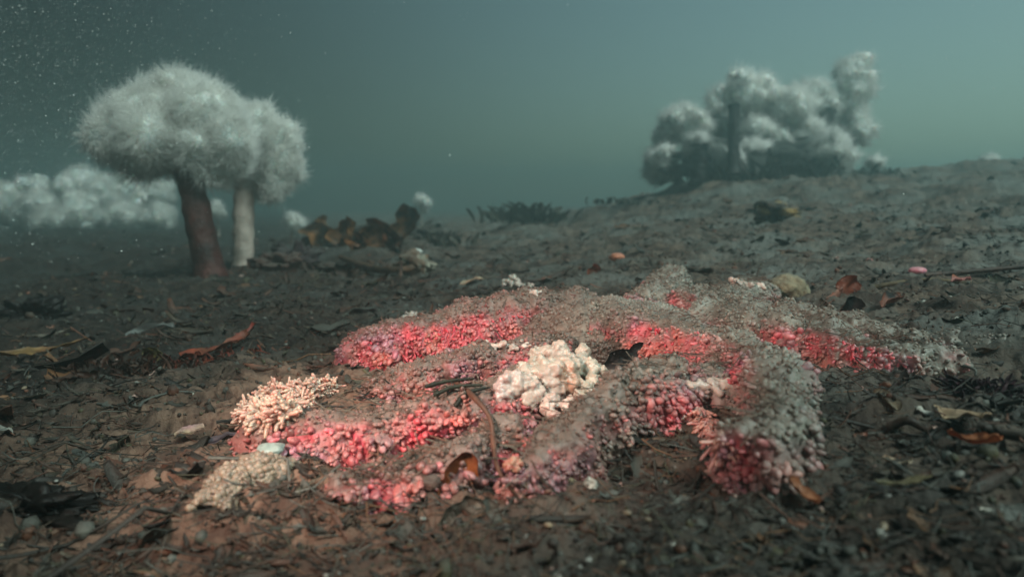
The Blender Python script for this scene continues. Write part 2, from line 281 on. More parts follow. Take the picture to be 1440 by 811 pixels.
def build_arm(a, pap_density=1.0):
    c = make_spine(a, 200); n = len(c); m = 56; th = np.radians(np.linspace(-25, 205, m))
    u = np.linspace(0, 1, n); prof = np.sqrt(np.clip(1-np.clip((u-.93)/.07, 0, 1)**2, 0.02, 1))*np.clip(u/.05+.5, 0, 1)
    T = unit(np.gradient(c[:, :2], axis=0)); Sd = np.stack([T[:, 1], -T[:, 0]], 1)
    base = terrain(c[:, 0], c[:, 1])
    ct = np.cos(th); stt = np.sin(th); stt = np.sign(stt)*np.abs(stt)**.72; ct = np.sign(ct)*np.abs(ct)**.92
    w = (c[:, 3]*prof)[:, None]; h = (c[:, 2]*prof)[:, None]
    X = c[:, 0:1]+Sd[:, 0:1]*ct*w; Y = c[:, 1:2]+Sd[:, 1:2]*ct*w; Z = base[:, None]+h*stt
    V = np.stack([X, Y, Z], -1)
    dU = np.gradient(V, axis=0); dT = np.gradient(V, axis=1); N = unit(np.cross(dU, dT)); 
    if N[n//2, m//2, 2] < 0: N = -N
    area = np.linalg.norm(np.cross(dU, dT), axis=-1); area[:, (th < -.1) | (th > math.pi+.1)] = 0
    Vf = V.reshape(-1, 3); Nf = N.reshape(-1, 3)
    lump = .0075*fbm(Vf, 34, 3, 50)+.0034*np.abs(fbm(Vf, 110, 2, 60))-.001+.0010*noise(Vf, 420, 63)
    Vd = Vf+Nf*lump[:, None]
    cl, _ = colour(Vd, Nf, np.full(len(Vd), .5))
    arm = obj("arm", Vd, grid_faces(n, m), M_flesh, star, col=cl)
    # papillae: thousands of knobs, real geometry joined into sub-parts
    tot = area.sum()
    for (cnt, tmpl, big) in ((int(tot/(.0040**2)*pap_density), 1, 0), (int(tot/(.0042**2)*pap_density), 2, 1)):
        T_, F_ = ico(tmpl); idx = RNG.choice(area.size, cnt, p=(area/tot).ravel()); du = RNG.uniform(-.5, .5, (cnt, 1)); dv = RNG.uniform(-.5, .5, (cnt, 1))
        pos = Vd[idx]+dU.reshape(-1, 3)[idx]*du+dT.reshape(-1, 3)[idx]*dv; nn = Nf[idx]
        rnd = RNG.uniform(0, 1, cnt); pc, k = colour(pos, nn, rnd); side = np.clip(1-nn[:, 2], 0, 1)
        if big:      # the plump bare ones grow on the flanks
            keep = (k*.8+side*.75+.02+.25*noise(pos, 30, 71)) > RNG.uniform(.15, .75, cnt); pos, nn, pc, k, side = pos[keep], nn[keep], pc[keep], k[keep], side[keep]; cnt = len(pos)
            if not cnt: continue
            sz = .0014+.0009*RNG.uniform(0, 1, cnt)**1.5+.0012*k*RNG.uniform(0, 1, cnt); el = 1.15+.5*RNG.uniform(0, 1, cnt)+.7*k*side; sink = .25
            dirn = unit(nn+RNG.normal(0, .35, (cnt, 3))-np.array([0, 0, .7])*side[:, None])
        else:
            sz = .0010+.0014*RNG.uniform(0, 1, cnt)**2; el = .8+.7*RNG.uniform(0, 1, cnt); sink = .13; dirn = unit(nn+RNG.normal(0, .6, (cnt, 3)))
        sz = sz*(1+.55*noise(pos, 24, 70)+.25*noise(pos, 90, 72))
        V2, F2 = inst(T_, F_, pos+dirn*(sz*el*sink)[:, None], frames(dirn), np.stack([sz, sz*RNG.uniform(.75, 1.1, cnt), sz*el], 1))
        V2 = V2+(.0009 if big else .0005)*np.stack([noise(V2, 330, 81), noise(V2, 330, 82), noise(V2, 330, 83)], 1)
        jit = RNG.uniform(.62, 1.32, cnt)[:, None]; cc = np.repeat(np.clip(pc*jit, 0, .9), len(T_), 0)
        tipz = np.tile(T_[:, 2], cnt)[:, None]; ka = np.repeat(k, len(T_))[:, None]; cc = cc*(1-.16*np.clip(tipz, 0, 1)*ka)+.16*np.clip(tipz, 0, 1)*ka*CREAM
        obj("papillae" if big else "crust", V2, F2, M_pap if big else M_flesh, arm, col=cc, kind="stuff")
    return arm
for a in ARMS: build_arm(a)
# central disc
dc = at(850, 440, .034)[:2]; n, m = 150, 320
r_ = np.linspace(0.0, 1, n); a_ = np.linspace(0, 2*math.pi, m, endpoint=False); RR, AA = np.meshgrid(r_, a_, indexing='ij')
rad = np.interp(np.degrees(AA), [0, 45, 90, 135, 180, 215, 250, 290, 325, 360], [.11, .12, .13, .15, .23, .30, .24, .12, .09, .10])
X = dc[0]+RR*rad*np.cos(AA); Y = dc[1]+RR*rad*np.sin(AA); H = (.009*np.clip(1-RR**4, 0, 1)+.034*np.exp(-(RR*rad/.10)**4))-.006*(RR > .985)
Vd = np.stack([X, Y, terrain(X, Y)+H], -1).reshape(-1, 3); dA = np.gradient(Vd.reshape(n, m, 3), axis=1); dR = np.gradient(Vd.reshape(n, m, 3), axis=0); Nd = unit(np.cross(dR, dA).reshape(-1, 3)+[0, 0, 1e-6]); Nd[Nd[:, 2] < 0] *= -1
Vd = Vd+Nd*(.008*fbm(Vd, 26, 3, 51)+.0030*fbm(Vd, 95, 3, 61))[:, None]
lowd = sst(.026, .012, H.ravel())[:, None]; GROOVE_SHADE = np.array([.055, .034, .026])  # low disc between the arms painted dark brown to deepen shade in the grooves
dcol = colour(Vd, Nd, np.full(len(Vd), .5))[0]*(1-lowd)+GROOVE_SHADE*lowd
disc = obj("central_disc", Vd, grid_faces(n, m, True), M_disc, star, col=dcol)
for cnt, sub_, s0, s1 in ((9000, 1, .0008, .0022), (2600, 2, .0013, .0026)):
    T_, F_ = ico(sub_); q = np.sqrt(RNG.uniform(0, .95, cnt)); ang = RNG.uniform(0, 2*math.pi, cnt); ii = np.clip((q*(n-1)).astype(int), 0, n-1)*m+(ang/(2*math.pi)*m).astype(int) % m
    pos = Vd[ii]+RNG.normal(0, .0015, (cnt, 3))*[1, 1, .2]; nn = Nd[ii]; pc, k = colour(pos, nn, RNG.uniform(0, 1, cnt)); pc = pc*(1-lowd[ii])+GROOVE_SHADE*1.3*lowd[ii]; sz = RNG.uniform(s0, s1, cnt); dirn = unit(nn+RNG.normal(0, .5, (cnt, 3)))
    V2, F2 = inst(T_, F_, pos, frames(dirn), np.stack([sz, sz, sz*1.4], 1)); obj("crust" if sub_ == 1 else "papillae", V2, F2, M_flesh if sub_ == 1 else M_pap, disc, col=np.repeat(pc*RNG.uniform(.75, 1.25, cnt)[:, None], len(T_), 0), kind="stuff")

GX0, GY0, GS = -.7, .2, .0025; GNX, GNY = 640, 440
gxx, gyy = np.meshgrid(GX0+GS*np.arange(GNX), GY0+GS*np.arange(GNY), indexing='ij'); GH = np.zeros((GNX, GNY))
for c_ in SPINES:
    for k in range(len(c_)):
        x0, y0, h0, w0 = c_[k]; u_ = k/(len(c_)-1); f_ = math.sqrt(max(.03, 1-max(0, (u_-.9)/.1)**2)); h0 *= f_; w0 *= f_
        i0, i1 = max(0, int((x0-w0-GX0)/GS)), int((x0+w0-GX0)/GS)+2; j0, j1 = max(0, int((y0-w0-GY0)/GS)), int((y0+w0-GY0)/GS)+2
        d2 = ((gxx[i0:i1, j0:j1]-x0)**2+(gyy[i0:i1, j0:j1]-y0)**2)/w0**2; GH[i0:i1, j0:j1] = np.maximum(GH[i0:i1, j0:j1], h0*np.sqrt(np.clip(1-d2, 0, 1)))
ga = np.degrees(np.arctan2(gyy-dc[1], gxx-dc[0])) % 360; gr0 = np.hypot(gxx-dc[0], gyy-dc[1]); gr = gr0/np.interp(ga, [0, 45, 90, 135, 180, 215, 250, 290, 325, 360], [.11, .12, .13, .15, .23, .30, .24, .12, .09, .10])
GH = np.maximum(GH, np.where(gr < 1, .009*np.clip(1-gr**4, 0, 1)+.034*np.exp(-(gr0/.10)**4), 0))
def star_h(x, y):
    i = np.round((np.atleast_1d(x)-GX0)/GS).astype(int); j = np.round((np.atleast_1d(y)-GY0)/GS).astype(int)
    ok = (i >= 0) & (i < GNX) & (j >= 0) & (j < GNY); return np.where(ok, GH[np.clip(i, 0, GNX-1), np.clip(j, 0, GNY-1)], 0.0)
TS2 = np.linspace(.2, 1.4, 1500)
def ats(px, py):
    "the point of the star's surface that a photo pixel looks at"
    d = ray(px, py); Q = CAM + TS2[:, None]*d; k = np.nonzero(Q[:, 2] < terrain(Q[:, 0], Q[:, 1])+star_h(Q[:, 0], Q[:, 1]))[0]
    return Q[k[0]] if len(k) else Q[-1]
def remeshed(V, Fc, vox, smooth=4):
    o = bpy.data.objects.new("tmp", mesh("tmp", V, Fc, M_white)); COL.objects.link(o)
    r = o.modifiers.new("r", 'REMESH'); r.mode = 'VOXEL'; r.voxel_size = vox
    s = o.modifiers.new("s", 'SMOOTH'); s.factor = .5; s.iterations = smooth
    ev = o.evaluated_get(bpy.context.evaluated_depsgraph_get()); me = ev.to_mesh()
    n = len(me.vertices); v = np.empty(n*3); me.vertices.foreach_get("co", v)
    f = np.empty(len(me.loops), np.int32); me.loops.foreach_get("vertex_index", f); tot = np.empty(len(me.polygons), np.int32); me.polygons.foreach_get("loop_total", tot)
    nrm = np.empty(n*3); me.vertices.foreach_get("normal", nrm)
    st = np.concatenate([[0], np.cumsum(tot)[:-1]]); fs = []
    for k in (3, 4):
        i = st[tot == k]
        if len(i): fs.append(f[i[:, None]+np.arange(k)])
    ev.to_mesh_clear(); me2 = o.data; bpy.data.objects.remove(o); bpy.data.meshes.remove(me2)
    return v.reshape(-1, 3), fs, nrm.reshape(-1, 3)
def largest(v, fs, nr):
    lab = np.arange(len(v)); e = np.vstack([np.stack([q[:, i], q[:, (i+1) % q.shape[1]]], 1) for q in fs for i in range(q.shape[1])])
    while True:
        m_ = np.minimum(lab[e[:, 0]], lab[e[:, 1]]); new = lab.copy(); np.minimum.at(new, e[:, 0], m_); np.minimum.at(new, e[:, 1], m_); new = new[new]
        if (new == lab).all(): break
        lab = new
    ids, cn = np.unique(lab, return_counts=True); ok = lab == ids[cn.argmax()]; idx = np.cumsum(ok)-1
    return v[ok], [idx[q[ok[q[:, 0]]]] for q in fs if ok[q[:, 0]].any()], nr[ok]
def lumps(cs, rs, sub=3, squash=None):
    T, f = ico(sub); cs = np.asarray(cs); rs = np.asarray(rs, float); fr = np.repeat(np.eye(3)[None], len(cs), 0)
    s = np.repeat(rs[:, None], 3, 1) if squash is None else rs[:, None]*np.asarray(squash)
    return inst(T, f, cs, fr, s)
# pale lumpy tissue bulging from the middle
LW = [(720, 540, 26), (745, 555, 24), (705, 548, 16), (760, 520, 24), (785, 500, 24), (770, 498, 18), (815, 515, 24), (830, 520, 20), (845, 522, 12), (800, 540, 22), (775, 545, 22), (740, 525, 20), (755, 500, 14),
      (770, 575, 14), (780, 585, 12), (775, 565, 16), (815, 560, 14), (800, 570, 15), (825, 545, 14), (790, 490, 12), (760, 560, 16), (712, 554, 13), (703, 558, 11), (725, 520, 14), (835, 535, 13), (770, 530, 30), (795, 520, 28), (740, 542, 24), (778, 598, 9), (820, 495, 14)]
DT = depth(ats(770, 582))-.004; cs, rs = [], []
for x, y, r in LW:
    d = min(DT+(560-y)*.0009, depth(ats(x, y))-.25*r/F*DT); p = P(x, y, d); cs.append(p); rs.append(r/F*d*.84)
cs = np.array(cs); rs = np.array(rs)
ex, er = [], []
for c, r in zip(cs, rs):
    for _ in range(22):
        d = unit(RNG.normal(0, 1, 3)+[0, -.4, .5]); ex.append(c+d*r*.86); er.append(r*RNG.uniform(.12, .34))
v, f = lumps(np.vstack([cs, ex]), np.concatenate([rs*.92, er])); v = v+.0012*np.stack([noise(v, 130, 1), noise(v, 130, 2), noise(v, 130, 3)], 1)
v, f, nr = largest(*remeshed(v, f, .0009, 1)); v = v+nr*(.0010*fbm(v, 220, 2, 4))[:, None]
nb = noise(v, 30, 11)*.5+.5; nb2 = sst(.62, .85, noise(v, 26, 12)*.5+.5)
col = np.array([.54, .38, .35])*(1-nb[:, None])+np.array([.38, .37, .28])*nb[:, None]; col = col*(1-nb2[:, None]*.7)+np.array([.46, .20, .12])*nb2[:, None]*.7
lav = sst(-.01, -.05, v[:, 0]-cs[:, 0].mean())[:, None]*.5; col = col*(1-lav)+np.array([.50, .36, .38])*lav
o = obj("pale_tissue", v, f, M_white, star, col=col); o['label'] = "creamy white lumpy tissue bulging from the middle of the star"
# small white tufts on the star
for (pts, lab) in (([(715, 395, 10), (730, 400, 11), (745, 404, 12), (752, 410, 9), (722, 388, 8)], "small white tissue tuft on the far edge of the star"),
                   ([(690, 485, 9), (705, 482, 8), (722, 486, 8), (740, 484, 8), (676, 488, 7), (757, 488, 7)], "row of small cream knobs above the white tissue"),
                   ([(985, 535, 14), (1003, 540, 15), (1018, 538, 12), (972, 541, 9)], "pale grey tissue inside the curled arm"),
                   ([(1040, 395, 9), (1052, 398, 9), (1066, 400, 8)], "whitish tip of a short far arm"),
                   ([(578, 440, 8), (565, 446, 8), (550, 450, 7)], "pale fringe on the far left arm")):
    cs, rs = [], []
    for x, y, r in pts:
        p = ats(x, y+4); z = float(p[2])+.001; rr_ = r/F*depth(p)
        for _ in range(16): cs.append(np.array([p[0], p[1], z])+RNG.normal(0, .5, 3)*[1, 1, .6]*rr_); rs.append(rr_*RNG.uniform(.22, .5))
    v, f = lumps(cs, rs); v, f, nr = remeshed(v, f, .0013, 2)
    o = obj("pale_tissue", v, f, M_white, star, col=np.array([.52, .41, .36])*(1+.3*noise(v, 90, 5))[:, None], kind='stuff'); o['label'] = lab
# fingers: tube feet
def fingers(name, label, c0, spread, n, length, rad, dirfun, c1, c2, parent=star):
    k, m = 9, 7; VV, FF, CC = [], [], []; fc = grid_faces(k, m, True); off = 0
    for i in range(n):
        p, d = dirfun(i); d = unit(d); L = length*RNG.uniform(.6, 1.25); r = rad*RNG.uniform(.7, 1.3)
        s = np.array([0, .15, .32, .5, .66, .8, .91, .975, 1.0]); bend = RNG.normal(0, .40, 3); wob = RNG.normal(0, .12, (3, 3)); sp = p+L*(s[:, None]*d+(s**2)[:, None]*bend+np.sin(s[:, None]*5)*wob[0]*.5)
        sp[:, 2] -= L*.35*s**2*.6
        prof = r*np.array([1.1, 1, .95, .95, .98, 1.02, .95, .62, .05]); fr = frames(np.gradient(sp, axis=0)); a = np.linspace(0, 2*math.pi, m, endpoint=False)
        ring = sp[:, None]+prof[:, None, None]*(np.cos(a)[None, :, None]*fr[:, None, 0]+np.sin(a)[None, :, None]*fr[:, None, 1])
        VV.append(ring.reshape(-1, 3)); FF.append(fc+off); off += k*m; q = RNG.uniform(0, 1); CC.append(np.repeat((c1*(1-q)+c2*q)[None], k*m, 0)*(.85+.25*np.repeat(s, m)[:, None]))
    o = obj(name, np.vstack(VV), np.vstack(FF), M_white, parent, col=np.vstack(CC), kind="stuff"); o['label'] = label; return o
def mound(spec, lift):
    out = []
    for x, y, r_p in spec: p = ats(x, y+r_p*.6); d = depth(p)-r_p/F*depth(p)*lift; out.append((P(x, y, d), r_p/F*d))
    return out
ML = mound([(358, 582, 20), (385, 566, 25), (412, 560, 25), (438, 553, 19), (462, 547, 13), (372, 590, 17), (400, 580, 22), (425, 572, 18)], .2)
MR = mound([(982, 586, 18), (1000, 602, 16), (968, 576, 12), (1016, 612, 11)], .3)
def on_mound(M, lo):
    c_, r_ = M[RNG.integers(0, len(M))]; d = unit(RNG.normal(0, 1, 3)+lo); return c_+d*r_*.8, d
v, f = lumps([m_[0] for m_ in ML], [m_[1]*.82 for m_ in ML]); obj("pale_tissue", v, f, M_white, star, col=np.array([.52, .33, .27])*(1+.3*noise(v, 120, 5))[:, None], kind="stuff")['label'] = "cream tissue mound under the left tube feet"
v, f = lumps([m_[0] for m_ in MR], [m_[1]*.8 for m_ in MR]); obj("pale_tissue", v, f, M_white, star, col=np.array([.50, .20, .17])*(1+.3*noise(v, 120, 6))[:, None], kind="stuff")['label'] = "pink tissue mound at the curled arm's tip"
def dirL(i):
    p, d = on_mound(ML, np.array([-.2, -.5, .5])); return p, d+np.array([-.35, -.3, .1])+RNG.normal(0, .25, 3)
fingers("tube_feet", "thick cream white tube feet spilling from the left arm", None, 0, 1300, .0068, .00145, dirL, np.array([.54, .40, .31]), np.array([.58, .28, .23]))
def dirR(i):
    p, d = on_mound(MR, np.array([0, -.7, 0.])); return p, d*.7+np.array([-.1+.3*np.sign(d[0])*abs(d[0]), -.5, -.75])+RNG.normal(0, .15, 3)
fingers("tube_feet", "salmon pink tube feet fanned out at the curled arm's tip", None, 0, 380, .0085, .0011, dirR, np.array([.60, .27, .22]), np.array([.54, .19, .18]))
def dirC(i):
    t = RNG.uniform(0, 1); p = ats(900+85*t, 470+12*t+RNG.uniform(-14, 16)); z = p[2]
    return np.array([p[0], p[1], z]), np.array([.2*RNG.normal(), -.6, -.5+.3*RNG.normal()])
fingers("tube_feet", "bright red tube feet hanging under the arched right arm", None, 0, 130, .008, .0013, dirC, RED, PINK)
def dirA(i):
    t = RNG.uniform(0, 1); p = ats(500+230*t, 498-42*t+RNG.uniform(-16, 14)); z = p[2]
    return np.array([p[0], p[1], z]), np.array([.2*RNG.normal(), -.6, -.5+.3*RNG.normal()])
fingers("tube_feet", "red and pink tube feet along the far left arm's flank", None, 0, 260, .008, .0013, dirA, RED, PINK)
def dirB(i):
    t = RNG.uniform(0, 1); p = ats(1085+180*t, 472+32*t+RNG.uniform(-10, 10)); z = p[2]
    return np.array([p[0], p[1], z]), np.array([.2*RNG.normal(), -.6, -.5+.3*RNG.normal()])
fingers("tube_feet", "crimson tube feet under the long right arm", None, 0, 170, .007, .0012, dirB, np.array([.72, .06, .10]), np.array([.66, .2, .22]))

# ---------------------------------------------------------------- plumose anemones
def tentacles(name, lobes, count, length, rad, parent, seg=2):
    """lobes: (n,4) spheres; hair-fine tentacles stand on the outside of their union"""
    L = np.asarray(lobes); a = L[:, 3]**2; k = RNG.choice(len(L), count*2, p=a/a.sum()); d = unit(RNG.normal(0, 1, (count*2, 3))); pos = L[k, :3]+d*L[k, 3:4]
    ok = np.ones(len(pos), bool)
    for l in L: ok &= ((pos-l[:3])**2).sum(1) > (l[3]*.97)**2
    pos, d = pos[ok][:count], d[ok][:count]; n = len(pos)
    flow = np.stack([noise(pos, .6/L[:, 3].mean(), 91), noise(pos, .6/L[:, 3].mean(), 92), noise(pos, .6/L[:, 3].mean(), 93)], 1)
    d = unit(d+flow*.7+RNG.normal(0, .45, (n, 3))); ln = length*RNG.uniform(.5, 1.25, n)[:, None]; fr = frames(d); bend = (flow*.6+RNG.normal(0, .3, (n, 3)))*ln
    a3 = np.array([0, 2*math.pi/3, 4*math.pi/3]); rv = rad*RNG.uniform(.7, 1.4, n)[:, None, None]; ring = np.cos(a3)[None, :, None]*fr[:, None, 0]+np.sin(a3)[None, :, None]*fr[:, None, 1]
    r0 = (pos-d*ln*.15)[:, None]+ring*rv; r1 = (pos+d*ln*.55+bend*.25)[:, None]+ring*rv*.75; tip = (pos+d*ln+bend)[:, None]
    V = np.concatenate([r0, r1, tip], 1).reshape(-1, 3); o7 = np.arange(n)[:, None, None]*7
    if seg == 1:
        V = np.concatenate([r0, tip], 1).reshape(-1, 3); o4 = np.arange(n)[:, None, None]*4
        return obj(name, V, (np.array([[0, 1, 3], [1, 2, 3], [2, 0, 3]])[None]+o4).reshape(-1, 3), M_tent, parent, kind="stuff")
    tq = np.array([[0, 1, 4, 3], [1, 2, 5, 4], [2, 0, 3, 5]]); tt = np.array([[3, 4, 6], [4, 5, 6], [5, 3, 6]])
    return obj(name, V, [(tq[None]+o7).reshape(-1, 4), (tt[None]+o7).reshape(-1, 3)], M_tent, parent, kind="stuff")
def anemone(label, base, top, r0, r1, lobes, nt_, tl, tr, smat, group=None, sub=2, lean=None):
    t = thing("plume_anemone", label, "anemone", base, group)
    n, m = 26, 24; s = np.linspace(0, 1, n); base = np.asarray(base); top = np.asarray(top); mid = (base+top)/2+(np.array(lean) if lean is not None else 0)
    sp = catmull([base-[0, 0, .02], mid, top], n); a = np.linspace(0, 2*math.pi, m, endpoint=False)
    rad = r0*(1-s)+r1*s+r0*.28*np.exp(-s/.05)+r1*.35*np.exp(-(1-s)/.08); rad = rad*(1+.04*np.sin(s*38))
    fr = frames(np.gradient(sp, axis=0)); V = sp[:, None]+rad[:, None, None]*(np.cos(a)[None, :, None]*fr[:, None, 0]+np.sin(a)[None, :, None]*fr[:, None, 1]); V = V.reshape(-1, 3)
    V = V+.10*r0*fbm(V*[1, 1, .45], 2.2/r0, 4, 3)[:, None]*unit(V-np.repeat(sp, m, 0)); obj("stalk", V, grid_faces(n, m, True), smat, t)
    L = np.asarray(lobes); v, f = lumps(L[:, :3], L[:, 3]*.88, sub=3 if len(L) < 40 else 2); rm = L[:, 3].mean()
    nz = np.stack([fbm(v, 1.6/rm, 3, 5), fbm(v, 1.6/rm, 3, 6), fbm(v, 1.6/rm, 3, 7)], 1); v = v+nz*rm*.30
    c = obj("crown", v, f, M_crown, t); tentacles("tentacles", L, nt_, tl, tr, c, 2 if nt_ > 20000 else 1)
    return t
def lobes_px(spec, d, jit=.5, sub=12, shrink=.42, core=.78):
    """each (px, py, radius px) becomes a puff of smaller lobes at that place"""
    out = []
    for x, y, r in spec:
        c = P(x, y, d); R_ = r/F*d; c = c+np.array([0, RNG.normal(0, jit)*R_, 0]); out.append([*c, R_*core])
        for _ in range(sub):
            q = unit(RNG.normal(0, 1, 3)); out.append([*(c+q*R_*RNG.uniform(.55, .85)), R_*RNG.uniform(shrink*.5, shrink*1.05)])
    return out
def gpt(x, y): return np.array([x, y, float(ground_z(x, y)[0])])
b1 = at(298, 399); d1 = depth(b1); b1 = gpt(b1[0], b1[1])
L1 = lobes_px([(205, 165, 46), (250, 148, 46), (295, 165, 44), (165, 190, 36), (225, 195, 46), (285, 205, 40), (322, 195, 36), (148, 196, 24), (300, 235, 26), (200, 222, 28), (180, 165, 34), (325, 225, 24), (240, 215, 30)], d1, jit=.3, shrink=.36, core=.92, sub=18)
anemone("giant white plumose anemone with a wide cap on a leaning dark brown stalk", b1, P(258, 215, d1), 20/F*d1, 15.5/F*d1, L1, 60000, .036, .0009, M_stalkd)
b2 = at(342, 384); d2 = depth(b2); b2 = gpt(b2[0], b2[1])
L2 = lobes_px([(362, 185, 34), (388, 198, 28), (388, 235, 27), (365, 252, 24), (350, 215, 34), (400, 218, 18), (340, 178, 26), (335, 245, 20), (392, 258, 16), (386, 266, 15), (404, 236, 18), (405, 200, 16)], d2, jit=.3, shrink=.36, core=.92, sub=14)
anemone("tall white plumose anemone on a pale stalk, just right of the leaning dark one", b2, P(343, 240, d2), 14/F*d2, 13/F*d2, L2, 34000, .032, .0009, M_stalkp)
G1 = "pale plumose anemones crowded at the far left"
for i, (x, y, r, d, lab) in enumerate([(8, 283, 34, 4.6, "hazy anemone at the left edge of the far left crowd"), (50, 292, 28, 4.3, "low hazy anemone between two taller ones in the far left crowd"), (88, 262, 38, 4.8, "tallest hazy anemone of the far left crowd"),
      (112, 300, 30, 4.3, "front hazy anemone hanging low in the far left crowd"), (140, 275, 28, 4.7, "hazy anemone right of the tallest in the far left crowd"), (178, 268, 32, 4.9, "rounded hazy anemone nearest above the dark stalk side of the far left crowd"),
      (165, 303, 26, 4.4, "broad low hazy anemone in the right half of the far left crowd"), (212, 275, 24, 4.7, "upper hazy anemone at the right end of the far left crowd"), (216, 304, 22, 4.5, "drooping hazy anemone at the right end of the far left crowd"), (68, 310, 22, 4.2, "smallest front hazy anemone of the far left crowd")]):
    d *= 1.6; c = P(x, y, d); bb = gpt(c[0]+RNG.normal(0, .05), c[1]+RNG.normal(0, .05))
    anemone(lab, bb, c, .05, .04, lobes_px([(x, y, r), (x-r*.5, y+r*.2, r*.6), (x+r*.55, y+r*.1, r*.6)], d, sub=7), 6000, .06, .0024, M_stalkg, G1)
# the big clump on the right, on a dark boulder
def rock(name, label, cat, c, sx, sy, sz, colr, amp=.25, fs=1.5, seed=0, sub=5, group=None, mat=None, col2=None):
    T, f = ico(sub); n_ = fbm(T+seed*3.1, fs, 4, seed); V = T*(1+amp*n_)[:, None]*[sx, sy, sz]; V = V+np.asarray(c); n2 = noise(T+seed, 4, seed+3)*.5+.5
    cc = np.asarray(colr)*(.7+.6*n2)[:, None]
    if col2 is not None: q = sst(.45, .7, noise(T+seed, 2.2, seed+9)*.5+.5)[:, None]; cc = cc*(1-q)+np.asarray(col2)*q
    return tag(obj(name, V, f, mat or M_rock, col=cc), label, cat, group)
cb = P(1058, 245, 4.0); gz = float(ground_z(cb[0], cb[1])[0])
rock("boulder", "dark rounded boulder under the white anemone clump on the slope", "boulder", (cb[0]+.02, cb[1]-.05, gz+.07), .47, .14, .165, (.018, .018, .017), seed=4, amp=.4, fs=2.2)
G2 = "white plumose anemones clumped on the right slope"
for (sp, d, bx, lab, sm, rr0) in [
    ([(1207, 95, 24), (1205, 125, 24), (1200, 155, 24), (1207, 185, 20), (1190, 110, 14)], 4.25, 1165, "towering white anemone at the right end of the right clump", M_stalkg, .05),
    ([(1150, 130, 24), (1165, 155, 26), (1135, 145, 18)], 4.2, 1130, "white anemone with a ragged top beside the towering one", M_stalkg, .05),
    ([(1100, 150, 28), (1120, 165, 24)], 4.2, 1100, "white anemone in the upper middle of the right clump", M_stalkg, .05),
    ([(1035, 130, 26), (1060, 138, 30), (1080, 150, 24), (1010, 142, 20)], 4.15, 1031, "broad white anemone above the tall dark stalk", M_stalkg, .034),
    ([(945, 175, 24), (965, 180, 26), (935, 195, 16)], 4.15, 956, "rounded white anemone at the upper left of the right clump", M_stalkg, .03),
    ([(990, 185, 26), (1008, 178, 20)], 4.25, 998, "white anemone between the rounded one and the tall stalk", M_stalkg, .03),
    ([(930, 225, 20), (925, 240, 14)], 4.05, 935, "low white anemone at the left end of the right clump", M_stalkg, .03),
    ([(1080, 190, 26), (1100, 198, 20), (1060, 185, 18)], 4.05, 1085, "creamy anemone in the centre of the right clump", M_stalkg, .04),
    ([(1140, 185, 22), (1125, 195, 18)], 4.1, 1135, "shaded anemone below the ragged topped one", M_stalkg, .05),
    ([(1172, 205, 20), (1178, 225, 18), (1160, 215, 14)], 3.8, 1172, "drooping anemone at the lower right of the right clump", M_stalkg, .04),
    ([(1060, 212, 14), (1048, 214, 9)], 3.85, 1058, "small white tuft in front of the right clump's dark base", M_stalkg, .03),
    ([(1025, 231, 17)], 3.8, 1026, "small ball of white tentacles low in the right clump", M_stalkg, .03),
    ([(984, 205, 12)], 3.85, 984, "small flat topped anemone on a thick dark stalk in the right clump", M_stalkg, .06),
    ([(1018, 160, 22), (1040, 165, 20)], 4.45, 1040, "rear white anemone behind the tall dark stalk", M_stalkg, .04)]:
    c = P(sp[0][0], sp[0][1], d); q = P(bx, 250, d); bb = gpt(q[0], q[1]); bb[2] = max(bb[2], gz-.02)
    
    if 'tall dark stalk' in lab and 'broad' in lab: q = P(1031, 240, 3.70); bb = q; c = P(1032, 148, 3.72)
    anemone(lab, bb, c if 'tall dark stalk' in lab and 'broad' in lab else P(*max(sp, key=lambda t_: t_[1])[:2], d), rr0, rr0*.8, lobes_px(sp, d, sub=16), 7000, .045, .0022, sm, G2)
for (x, y, r, d, by, lab) in [(592, 283, 13, 7.0, 318, "faint lone anemone far behind the kelp, tinted by the water"), (411, 314, 12, 4.2, 322, "small low white anemone right of the pale stalk"), (305, 297, 12, 5.2, 318, "faint small anemone between the two tall stalks"),
                              (1398, 231, 14, 4.4, 240, "pale squat anemone on the crest at the right edge"), (1232, 229, 8, 4.3, 236, "tiny white anemone on the crest right of the clump")]:
    c = P(x, y, d); bb = gpt(c[0], c[1]); bb[2] = min(bb[2], c[2]-.02)
    anemone(lab, bb, c, .014, .012, lobes_px([(x, y, r), (x+r*.6, y+2, r*.6)], d, sub=3), 1500, .04, .002, M_stalkp)

